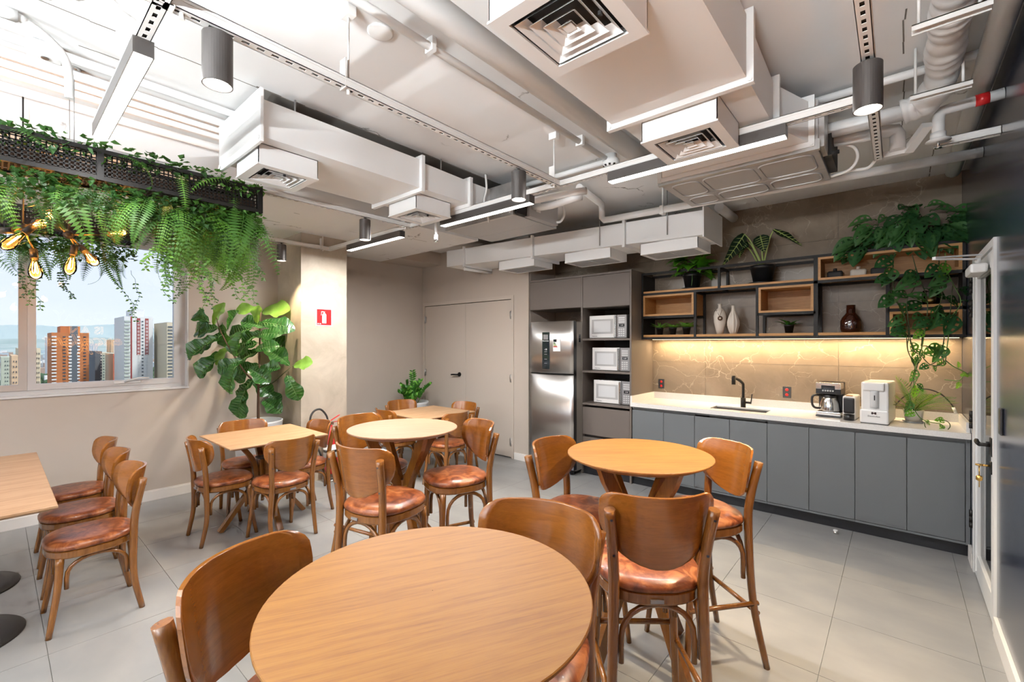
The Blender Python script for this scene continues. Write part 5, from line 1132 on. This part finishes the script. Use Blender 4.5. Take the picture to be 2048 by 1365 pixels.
vine(vp([(520, 500), (560, 640), (600, 740), (650, 880), (660, 1000), (640, 1150), (610, 1250), (600, 1380), (540, 1600), (500, 1700)]), [(.1, 230, 1, 0), (.2, 200, 1.1, 0), (.28, 340, 1, 0), (.40, 150, .9, 0), (.45, 350, 1.0, 0), (.5, 30, .9, 0), (.6, 210, .6, 1), (.8, 20, .8, 0)])
vine(vp([(560, 640), (540, 800), (475, 910), (480, 1060), (500, 1230), (520, 1340), (560, 1400)]), [(.3, 170, .8, 0), (.55, 10, .8, 0), (.9, 330, .6, 0)])
vine(vp([(770, 440), (765, 600), (780, 760), (790, 900), (700, 1080), (640, 1170), (600, 1330)]), [(.15, 220, .9, 0), (.3, 240, .9, 0), (.48, 330, .8, 0), (.6, 250, .9, 0), (.68, 200, .8, 0)])
vine(vp([(820, 480), (830, 620), (890, 760), (960, 900), (940, 990), (870, 1080), (850, 1250), (830, 1400), (820, 1500)]), [(.08, 250, .8, 1), (.2, 200, .9, 0), (.3, 340, .8, 0), (.40, 350, 1.1, 0), (.55, 240, 1.1, 0)], mat='stem_green')
vine(vp([(895, 760), (880, 880), (860, 1080), (820, 1210), (790, 1380), (740, 1470), (690, 1500), (640, 1520)]), [(.3, 200, .7, 0), (.5, 240, .9, 0), (.85, 300, .35, 0)])
c7 = lambda x, y: (1760 + x / 6.205, 660 + y / 6.205)
def v7(L, y0=4.78, y1=4.76): return [(*c7(x, y), y0 + (y1 - y0) * i / len(L)) for i, (x, y) in enumerate(L)]
vine(v7([(330, 60), (345, 260), (430, 440), (420, 540), (420, 720)], 4.76, 4.80), [(.35, 300, .5, 0), (.6, 250, .6, 0), (.95, 270, .65, 1)])
vine(v7([(560, 0), (500, 320), (440, 460), (480, 560), (380, 760), (370, 860), (430, 1000), (520, 1110), (640, 1150), (750, 1170), (800, 1240)], 4.76, 4.70), [(.35, 320, .5, 0), (.5, 250, .6, 0), (.62, 190, .5, 1), (.72, 330, .35, 1), (.88, 300, .5, 1), (.95, 240, .55, 1)], mat='stem_green')
vine(v7([(350, 270), (420, 268), (470, 300)]), [(.9, 270, .5, 0)]); vine(v7([(515, 210), (560, 200), (620, 230)]), [(.3, 345, 1.0, 0)])
vine(v7([(550, 1150), (560, 1200), (590, 1240)], 4.70, 4.66), []); vine(v7([(835, 1250), (870, 1200), (850, 1150), (790, 1120)], 4.68, 4.70), [(.9, 170, .45, 1)])
vine(v7([(520, 330), (580, 400), (640, 440), (720, 445), (790, 400), (760, 320)]), [(.3, 200, .5, 0), (.5, 30, .5, 0), (.95, 100, .2, 0)])
vine(v7([(810, 380), (900, 450), (1000, 500), (1080, 545), (1040, 560), (980, 630), (800, 620)], 4.78, 4.80), [(.3, 90, .3, 1), (.5, 190, .3, 1), (.7, 0, .3, 1), (.85, 250, .35, 1)], mat='stem_green')
# small palm in a white pot
t = thing('potted_palm', 'small feathery palm in a white pot on the worktop', 'plant', (.10, 4.95, ZW))
MB().lathe([(.001, .006), (.052, .006), (.066, .10), (.062, .10), (.05, .085), (.001, .085)], n=28).build('pot', 'pot_cream', t); MB().lathe([(.001, 0), (.058, 0), (.072, .009), (.068, .009), (.055, .004)], n=28).build('saucer', 'pot_white', t); MB().lathe([(.001, .09), (.05, .087)], n=16).build('soil', 'soil', t)
def feather(L, n, lw, ll, mat, curve):
    b = MB(); pts = [V((0, L * i / n, -curve * L * (i / n) ** 2)) for i in range(n + 1)]; b.tube(pts, [.0028 * (1 - .7 * i / n) for i in range(n + 1)], 4)
    for i in range(2, n + 1):
        for s in (-1, 1):
            l = ll * sin(pi * (.15 + .8 * i / n)) ; p = pts[i]; q = p + V((s * l * .8, l * .6, -l * .12)); m = (p + q) / 2 + V((0, 0, .004)); o = V((0, lw, 0))
            b.add([p, m - o * .5, q, m + o * .5], [(0, 1, 2, 3)])
    me = b.mesh('frond'); me.materials.append(MAT[mat]); return me
pf = [feather(.26, 18, .0055, .085, 'palm', .35), feather(.22, 16, .0055, .075, 'zz_leaf', .55)]
for i in range(17):
    a = RNG.uniform(0, 2 * pi); e = RNG.uniform(.35, 1.35); inst('frond', pf[0 if i % 3 else 1], t, mtx=aim((.012 * cos(a), .012 * sin(a), .09), (cos(a) * cos(e), sin(a) * cos(e) * .5 - .15, sin(e)), (0, 0, 1), .7 + .55 * e / 1.35))

# ------------------------------------------------------------------ hanging planters with ferns
def planter(label, xa, xb, ya, yb, z0, z1):
    t = thing('hanging_planter', label, 'planter', ((xa + xb) / 2, (ya + yb) / 2, z0), group='hanging mesh planters'); w, d, h = (xb - xa) / 2, (yb - ya) / 2, z1 - z0; q = .011
    b = MB()
    for x in (-w, w):
        for z in (0, h): b.box((x - q, -d, z - q), (x + q, d, z + q))
    for y in (-d, d):
        for z in (0, h): b.box((-w, y - q, z - q), (w, y + q, z + q))
    ns = max(2, round(2 * d / .93))
    for k in range(ns + 1):
        y = -d + 2 * d * k / ns
        for x in (-w, w): b.box((x - q * 1.3, y - q * 1.3, -q), (x + q * 1.3, y + q * 1.3, h + q))
    b.build('frame', 'black_metal', t)
    def sheet(n1, n2, f):
        s = MB(); e = .0035
        for i in range(n1 + 1): f(s, i / n1, None, e)
        for j in range(n2 + 1): f(s, None, j / n2, e)
        return s
    nl, nh, nw = int(2 * d / .0205), int(h / .0205), int(2 * w / .0205)
    for x in (-w, w):
        def f(s, u, v, e, x=x):
            if u is not None: s.box((x - .001, -d + 2 * d * u - e, 0), (x + .001, -d + 2 * d * u + e, h))
            else: s.box((x - .001, -d, h * v - e), (x + .001, d, h * v + e))
        sheet(nl, nh, f).build('mesh_side', 'black_metal', t)
    for y in (-d, d):
        def f(s, u, v, e, y=y):
            if u is not None: s.box((-w + 2 * w * u - e, y - .001, 0), (-w + 2 * w * u + e, y + .001, h))
            else: s.box((-w, y - .001, h * v - e), (w, y + .001, h * v + e))
        sheet(nw, nh, f).build('mesh_end', 'black_metal', t)
    def f(s, u, v, e):
        if u is not None: s.box((-w, -d + 2 * d * u - e, -.001), (w, -d + 2 * d * u + e, .001))
        else: s.box((-w + 2 * w * v - e, -d, -.0012), (-w + 2 * w * v + e, d, .0012))
    sheet(nl, nw, f).build('mesh_floor', 'black_metal', t)
    MB().box((-w + .02, -d + .02, .01), (w - .02, d - .02, h * .45)).build('liner', 'soil', t)
    return t, w, d, h
def fern_frond(L, n, pw_, pl_, mat, curve, ser=True):
    b = MB(); pts = []; a = .25; p = V((0, 0, 0))
    for i in range(n + 1):
        pts.append(p.copy()); a -= curve / n; p = p + V((0, cos(a), sin(a))) * (L / n)
    b.tube(pts, [.0022 * (1 - .75 * i / n) for i in range(n + 1)], 4)
    for i in range(1, n + 1):
        tdir = (pts[i] - pts[i - 1]).normalized(); nrm = V((1, 0, 0)).cross(tdir); k = i / n
        l = pl_ * (1 - .92 * k) ** .8 * (.55 + .45 * min(1, k * 6))
        for s in (-1, 1):
            dd = (V((s, 0, 0)) + tdir * .35).normalized(); sdv = tdir * pw_; P = pts[i]
            if ser:
                vs_ = [P]; fs = []; m_ = 4
                for q in range(1, m_ + 1):
                    c = P + dd * (l * q / m_) - nrm * (l * .10 * (q / m_) ** 2); wq = pw_ * (1 - .8 * q / m_)
                    vs_ += [c - dd * (l / m_) * .45 + tdir * wq * 1.2, c - dd * (l / m_) * .45 - tdir * wq * 1.2, c]
                for q in range(m_):
                    base = 0 if q == 0 else 3 * q; fs += [(base, 3 * q + 1, 3 * q + 3), (base, 3 * q + 3, 3 * q + 2)]
                b.add(vs_, fs)
            else:
                q_ = P + dd * l; m_ = (P + q_) / 2; b.add([P, m_ - sdv, q_, m_ + sdv], [(0, 1, 2, 3)])
    me = b.mesh('frond'); me.materials.append(MAT[mat]); return me
FR = [fern_frond(.42, 19, .0105, .095, 'fern_bright', 1.9), fern_frond(.46, 18, .011, .11, 'fern_mid', 1.6), fern_frond(.36, 17, .010, .08, 'fern_dark', 2.2), fern_frond(.40, 20, .010, .11, 'fern_mid', 1.3, False), fern_frond(.30, 20, .007, .09, 'fern_yellow', 1.6), fern_frond(.50, 26, .0085, .06, 'fern_bright', 2.3)]
ivl = MB()
def ivy_patch(n, w, d, z0, z1, mat, seed, face):
    g = random.Random(seed); b = MB()
    for i in range(n):
        x, y, z = g.uniform(-w, w), g.uniform(-d, d), g.uniform(z0, z1); L = g.uniform(.025, .05); a = g.uniform(0, 6.28); e = g.uniform(-1.2, .6)
        if face and g.random() < .6: x = w * g.uniform(.8, 1.15)
        dv = V((cos(a) * cos(e), sin(a) * cos(e), sin(e))); sd = dv.cross(V((g.uniform(-.4, .4), g.uniform(-.4, .4), 1))).normalized(); nn = sd.cross(dv); p = V((x, y, z))
        b.add([p, p + dv * L * .35 + sd * L * .42 + nn * .006, p + dv * L, p + dv * L * .35 - sd * L * .42 + nn * .006, p + dv * L * .4 - nn * .004], [(0, 1, 4), (1, 2, 4), (2, 3, 4), (3, 0, 4)])
    me = b.mesh('ivy'); me.materials.append(MAT[mat]); return me
def fill(t, w, d, h, yrange, count, face, long_zone=None, over=.10, top=.45):
    for i in range(count):
        y = RNG.uniform(*yrange); k = RNG.random(); x = (w if RNG.random() < face else -w) * RNG.uniform(.1, 1.0); side = 1 if x > 0 else -1
        m = RNG.choices(range(6), (3, 3.5, 4.5, 2, 1.0, 2.5))[0]; sc = RNG.uniform(.5, .95)
        if k < over:                         # a few fronds grow over the rim
            z = h * RNG.uniform(.85, 1.05); sc = RNG.uniform(.4, .7); d_ = V((side * RNG.uniform(.3, 1.0), RNG.uniform(-.8, .8), RNG.uniform(-.6, .5)))
        else:                                # most hang below the mesh floor
            z = RNG.uniform(-.11, -.005); d_ = V((side * RNG.uniform(.0, .8), RNG.uniform(-.9, .9), RNG.uniform(-1.3, -.25)))
        if long_zone and long_zone[0] < y < long_zone[1]: sc *= 1.25; m = RNG.choices(range(6), (5, 4, 2, 3, 1.0, 1))[0]
        inst('frond', FR[m], t, mtx=aim((x, y, z), d_, V((side * .7, RNG.uniform(-.4, .4), .8)), sc))
t, w, d, h = planter('black mesh planter with hanging ferns near the camera at upper left', -3.43, -3.215, -1.2, 1.16, 2.43, 2.575)
cy = t.location.y
fill(t, w, d, h, (-.3 - cy, 1.17 - cy), 105, .72, (.72 - cy, 1.17 - cy)) 
for i in range(26):      # the dense cascade at the right end
    y = RNG.uniform(.70, 1.17) - cy; x = RNG.uniform(-w, w); m = RNG.choice((0, 1, 3, 1, 0, 4, 2)); inst('frond', FR[m], t, mtx=aim((x, y, RNG.uniform(-.22, .02)), V((RNG.uniform(-.3, .5), RNG.uniform(-.2, .5), -1.6)), V((.8, .3, .3)), RNG.uniform(.6, 1.0)))
for i, (y0_, y1_, mt) in enumerate(((-.35, .2, 'ivy'), (.1, .6, 'ivy'), (.5, .9, 'fern_dark'), (.8, 1.18, 'fern_mid'))):
    o = inst('ivy', ivy_patch(300, w * 1.0, (y1_ - y0_) / 2, -.17, -.01, mt, 40 + i, True), t, (0, (y0_ + y1_) / 2 - cy, 0)); o['kind'] = 'stuff'
    o = inst('ivy', ivy_patch(110, w * 1.05, (y1_ - y0_) / 2, h * .7, h + .06, mt, 60 + i, True), t, (0, (y0_ + y1_) / 2 - cy, 0)); o['kind'] = 'stuff'
def tendril(t, x, y, z, L, mt, g):
    b = MB(); pts = [V((x, y, z))]
    for k in range(12): pts.append(pts[-1] + V((g.uniform(-.02, .02), g.uniform(-.02, .03), -L / 12)))
    b.tube(pts, .0014, 4)
    for k in range(3, 13):
        for s in (-1, 1):
            dv = V((g.uniform(-1, 1), s * g.uniform(.4, 1), -.35)).normalized(); l = g.uniform(.018, .034); sd = dv.cross(V((1, 0, .3))).normalized() * l * .28; p = pts[k]; b.add([p, p + dv * l * .5 + sd, p + dv * l, p + dv * l * .5 - sd], [(0, 1, 2, 3)])
    b.build('tendril', mt, t)
for i in range(12): tendril(t, w * RNG.uniform(.2, 1.1), RNG.uniform(.55, 1.17) - cy, -.28, RNG.uniform(.16, .36), ('fern_mid', 'fern_bright')[i % 2], RNG)
for y in (.274, 1.14):
    for x in (-w, w):
        b = MB().cyl((x, y - cy, h), (x, y - cy, ZC - 2.43), .0022, n=5); b.build('cable', 'rod_grey', t)
    MB().lathe([(.001, 0), (.03, 0), (.022, -.018), (.001, -.02)], (w, y - cy, ZC - 2.43), 16).build('ceiling_anchor', 'chrome', t)
t, w, d, h = planter('black mesh planter with ferns farther back in front of the window', -5.15, -4.93, -1.2, .80, 2.43, 2.575)
cy = t.location.y
fill(t, w, d, h, (-.4 - cy, .80 - cy), 70, .6)
for i, (y0_, y1_) in enumerate(((-.4, .2), (.1, .8))):
    o = inst('ivy', ivy_patch(360, w * 1.1, (y1_ - y0_) / 2, -.18, .0, 'ivy', 80 + i, True), t, (0, (y0_ + y1_) / 2 - cy, 0)); o['kind'] = 'stuff'
for i in range(7): tendril(t, w * RNG.uniform(-.5, 1.1), RNG.uniform(.1, .8) - cy, -.25, RNG.uniform(.2, .5), ('fern_mid', 'fern_dark')[i % 2], RNG)
for y in (-.2, .78):
    for x in (-w, w): MB().cyl((x, y - cy, h), (x, y - cy, ZB - 2.43), .0022, n=5).build('cable', 'rod_grey', t)
# cross planter that links the two troughs at their far end carries the dense ferns before the window
t, w, d, h = planter('black mesh planter crossing behind the bulbs between the two long planters', -4.90, -3.46, .94, 1.14, 2.43, 2.575)
cx_ = t.location.x
for i in range(66):
    x = RNG.uniform(-w, w); y = RNG.uniform(-d, d) * 1.2; k = RNG.random(); m = RNG.choices(range(6), (3, 3, 4, 2, 2.2, 3))[0]; d_ = V((RNG.uniform(-.8, .8), -RNG.uniform(.1, 1.0) if RNG.random() < .75 else .6, RNG.uniform(-1.6, -.2)))
    inst('frond', FR[m], t, mtx=aim((x, y, RNG.uniform(-.12, .0)), d_, V((RNG.uniform(-.4, .4), -.7, .8)), RNG.uniform(.5, .9)))
o = inst('ivy', ivy_patch(420, w, d * 1.1, -.16, .0, 'ivy', 95, False), t); o['kind'] = 'stuff'
for i in range(6): tendril(t, RNG.uniform(-w, w), RNG.uniform(-d, d), -.25, RNG.uniform(.15, .4), ('fern_mid', 'fern_dark')[i % 2], RNG)
for x in (-w + .1, w - .1): MB().cyl((x, 0, h), (x, 0, (ZB if x + cx_ < -3.8 else ZC) - 2.43), .0022, n=5).build('cable', 'rod_grey', t)

# pendant clusters with amber bulbs
def bulb_cluster(label, hub, bulbs, ceil):
    t = thing('bulb_cluster', label, 'pendant lamp', tuple(hub), group='black pendant clusters with amber bulbs')
    MB().sphere((0, 0, 0), .026, 16, 10).build('hub', 'black_metal', t); MB().cyl((0, 0, .02), (0, 0, ceil - hub.z), .004, n=6).build('cord', 'cable_black', t)
    for q, dirv in bulbs:
        q = V(q) - hub; dv = V(dirv).normalized(); s0 = q - dv * .115; MB().tube([(0, 0, 0), s0], .0045, 6).build('arm', 'brass', t); MB().cyl(s0, q - dv * .055, .018, n=14).build('socket', 'black_metal', t)
        m = aim(q - dv * .055, dv); prof = [(.013, 0), (.014, .012), (.022, .04), (.031, .075), (.032, .095), (.024, .118), (.008, .13), (.001, .131)]
        b = MB(); b.ring([[(r * cos(2 * pi * j / 20), z, r * sin(2 * pi * j / 20)) for j in range(20)] for r, z in prof], cap=False); g = b.build('bulb', 'bulb_glass', t); g.matrix_local = m
        f = MB(); f.tube(spline([(.006, .02, 0), (.012, .08, 0), (.004, .095, .004), (0, .03, .006), (-.004, .095, .004), (-.012, .08, 0), (-.006, .02, 0)], 4), .0016, 5); f.build('filament', 'filament', g)
        la = bpy.data.lights.new('bulb_light', 'POINT'); la.energy = BULB_W; la.color = (1, .55, .2); la.shadow_soft_size = .03; o = bpy.data.objects.new('bulb_light', la); COL.objects.link(o); o.parent = t; o.location = q + dv * .02
def bp(u, v, dep): return at(u, v, x=dep)
def bdir(an, f=.25): a = RAD(an); return CAMR * cos(a) + V((0, 0, 1)) * sin(a) - CAMF * f
bulb_cluster('pendant cluster with amber bulbs at the left edge of the window', bp(46, 456, -3.75), [(bp(70, 535, -3.70), bdir(-70)), (bp(72, 450, -3.70), bdir(10)), (bp(30, 480, -3.70), bdir(-120, .5)), (bp(-25, 462, -3.75), bdir(185))], ZC)
bulb_cluster('pendant cluster with amber bulbs in front of the window centre', bp(137, 470, -3.85), [(bp(142, 527, -3.82), bdir(-88)), (bp(180, 515, -3.80), bdir(-40)), (bp(232, 467, -3.82), bdir(2)), (bp(100, 432, -3.9), bdir(140, -.3))], ZC)
# neon sign on the navy wall, seen in the window pane
t = thing('neon_sign', 'orange neon lettering on the navy wall, mirrored in the window pane', 'neon sign', (XR - .02, 1.18, 1.55))
for s_, sz, z, mt, sh in (('TODAY', .26, .52, 'white', 0), ('IS AN', .20, .25, 'neon', 0), ('excellent', .30, .06, 'neon', .35), ('DAY', .34, -.10, 'neon', 0)):
    text(t, s_, sz, (0, 0, z), mt, (0, -1, 0), (0, 0, 1), 0, 'lettering', sh, .005)

# ------------------------------------------------------------------ the city outside
GZ0 = -62.0
struct(MB().box((-14000, -9000, GZ0 - 2), (-25, 9000, GZ0)).build('ground', 'city_ground'))
def ridge_mesh(x, zt, amp, seed, y0=-5000, y1=9000, n=90, depth=1500):
    g = random.Random(seed); hs = []; h = 0
    for i in range(n + 1): h = h * .86 + g.uniform(-1, 1) * amp * .4; hs.append(zt + h)
    top = [(x, y0 + (y1 - y0) * i / n, hs[i]) for i in range(n + 1)]; front = [(x + depth, p[1], GZ0) for p in top]; back = [(x - depth, p[1], GZ0) for p in top]
    vs_ = front + top + back; k = n + 1; fs = []
    for i in range(n): fs += [(i, i + 1, k + i + 1, k + i), (k + i, k + i + 1, 2 * k + i + 1, 2 * k + i)]
    return MB().add(vs_, fs, True)
struct(ridge_mesh(-9000, 235, 60, 5).build('hills', 'hill_far_hazed')); struct(ridge_mesh(-5200, 52, 26, 9).build('hills_near', 'hill_near_hazed'))
def tower(label, u0, u1, vtop, D, mat, depth=46, parts=(), roof=None):
    """building whose front stands on the plane x=-D between two image columns"""
    a, b_ = at(u0, vtop, x=-D), at(u1, vtop, x=-D); y0, y1, z1 = a.y, b_.y, (a.z + b_.z) / 2
    t = thing('building', label, 'building', (-D, (y0 + y1) / 2, GZ0)); w = (y1 - y0) / 2; H = z1 - GZ0
    MB().box((-depth, -w, 0), (0, w, H)).build('wall', mat, t)
    for kind in parts: kind(t, w, H, depth)
    if roof:
        f0, f1, up_, m = roof; MB().box((-depth * .8, -w + 2 * w * f0, H), (-depth * .15, -w + 2 * w * f1, H + up_)).build('roof_block', m, t)
    return t
def grid(f0, f1, cols, wf, rows_h, hf, mat, proud=.4, top=.97, bottom=.0, name='window_grid', side=False):
    def k(t, w, H, depth):
        b = MB(); n = int(H * (top - bottom) / rows_h)
        for i in range(n):
            z = H * top - (i + 1) * rows_h
            for j in range(cols):
                c = -w + 2 * w * (f0 + (f1 - f0) * (j + .5) / cols); ww = w * (f1 - f0) / cols * wf
                if side: b.box((-depth * (f0 + (f1 - f0) * (j + .5) / cols) - 1, w, z), (-depth * (f0 + (f1 - f0) * (j + .5) / cols) + 1, w + proud, z + rows_h * hf))
                else: b.box((0, c - ww, z + rows_h * (.5 - hf / 2)), (proud, c + ww, z + rows_h * (.5 + hf / 2)))
        b.build(name, mat, t, kind='stuff')
    return k
def band(f0, f1, mat, proud=.3, top=1.0, bottom=0, name='facade_band'):
    def k(t, w, H, depth): MB().box((0, -w + 2 * w * f0, H * bottom), (proud, -w + 2 * w * f1, H * top)).build(name, mat, t)
    return k
tower('orange brick apartment tower with a dark central band seen through the window', 103, 178, 666, 561, 'brick', parts=[band(.48, .70, 'tower_grey', .5, 1.08), grid(0, .13, 1, .95, 2.9, .45, 'tower_white', 1.2, name='balcony'), grid(.22, .44, 1, .35, 2.9, .35, 'win_dark'), grid(.44, .53, 1, .9, 2.9, .5, 'tower_white', .8, name='balcony'), grid(.67, .75, 1, .9, 2.9, .5, 'tower_white', .8, name='balcony'), grid(.80, .96, 1, .45, 2.9, .32, 'win_dark')], roof=(.25, .78, 6.0, 'brick'))
tower('white apartment tower with dark red vertical bands seen through the window', 248, 306, 634, 495, 'tower_white', parts=[grid(0, .20, 1, .9, 2.9, .45, 'balcony_green', .9, name='balcony'), band(.22, .27, 'tower_red', .3), band(.43, .55, 'tower_red', .3, .985, .62), band(.72, .84, 'tower_red', .3, .985, .62), band(.43, .55, 'tower_red', .3, .33), band(.72, .84, 'tower_red', .3, .33), grid(.45, .53, 2, .55, 2.9, .7, 'tower_white', .4, name='window_grid'), grid(.74, .82, 2, .55, 2.9, .7, 'tower_white', .4), grid(.58, .68, 1, .6, 2.9, .3, 'win_dark')], roof=(.35, .75, 6.5, 'tower_white'))
tower('cream balcony tower at the right edge of the window', 334, 356, 645, 462, 'tower_cream', parts=[grid(.05, .6, 1, .9, 2.8, .4, 'tower_grey', .5, name='balcony')])
tower('yellowish apartment block with a red stripe beside the window mullion', 36, 81, 697, 396, 'tower_cream', parts=[band(.66, .77, 'tower_red', .4, 1.04), grid(.80, .97, 2, .35, 2.9, .35, 'win_dark'), grid(.45, .64, 2, .35, 2.9, .35, 'win_dark')], roof=(.55, .85, 8, 'tower_cream'))
tower('tan block left of the window mullion', 23, 37, 712, 369, 'tower_tan', parts=[grid(.1, .9, 2, .3, 2.9, .3, 'win_dark')])
tower('pale green and white block at the left edge of the window', 2, 23, 715, 495, 'tower_green', parts=[grid(.3, .95, 3, .3, 2.9, .3, 'win_dark')])
tower('distant white slab tower left of the brick tower', 94, 106, 675, 1089, 'tower_white', parts=[grid(.05, .3, 1, .5, 3, .5, 'win_dark')])
tower('low dark grey block between the brick and the white tower', 190, 204, 703, 627, 'tower_grey', parts=[grid(.75, 1.0, 1, .6, 3, .4, 'tower_white', .6, name='balcony')])
tower('pale olive block between the brick and the white tower', 204, 226, 706, 660, 'tower_green', parts=[grid(.05, .25, 1, .5, 3, .3, 'win_dark')])
tower('cream block with an orange side left of the white tower', 226, 247, 708, 577, 'tower_cream', parts=[band(0, .30, 'brick_red', .4), grid(.75, .95, 1, .4, 3, .3, 'win_dark')])
tower('distant beige twin tower left of the white tower', 222, 247, 680, 1056, 'tower_tan', parts=[grid(.1, .9, 3, .3, 3, .5, 'tower_white')])
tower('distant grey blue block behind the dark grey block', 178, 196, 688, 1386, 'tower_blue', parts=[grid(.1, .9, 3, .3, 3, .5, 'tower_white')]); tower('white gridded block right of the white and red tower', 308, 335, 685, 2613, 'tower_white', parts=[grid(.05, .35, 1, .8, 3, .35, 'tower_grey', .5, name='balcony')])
g = random.Random(3); b = MB(); b2 = MB(); b3 = MB()
for i in range(1500):
    d = g.uniform(700, 4200); y = g.uniform(-.7, .5) * d; s = g.uniform(10, 30); h = g.choice((6, 8, 9, 12, 14, 18, 26 if d > 500 else 10)); (b, b2, b3)[i % 3].box((-d - s, y, GZ0), (-d, y + s * 1.3, GZ0 + h))
for o, m_ in ((b, 'tower_white'), (b2, 'roof_clay'), (b3, 'tower_blue')): q = o.build('distant_city', m_); q['kind'] = 'stuff'; q['label'] = 'low distant houses of the city below the horizon'; q['category'] = 'houses'
b = MB()
for i in range(1300):
    d = g.uniform(360, 1150); y = g.uniform(-.6, .4) * d; r = g.uniform(5, 9); b.lathe([(.01, -r * .9), (r * .8, -r * .5), (r, 0), (r * .75, r * .55), (.01, r * .85)], (-d, y, GZ0 + r + g.uniform(0, 5)), 7)
q = b.build('tree_canopy', 'city_tree'); q['kind'] = 'stuff'; q['label'] = 'dark green tree tops between the buildings outside'; q['category'] = 'trees'
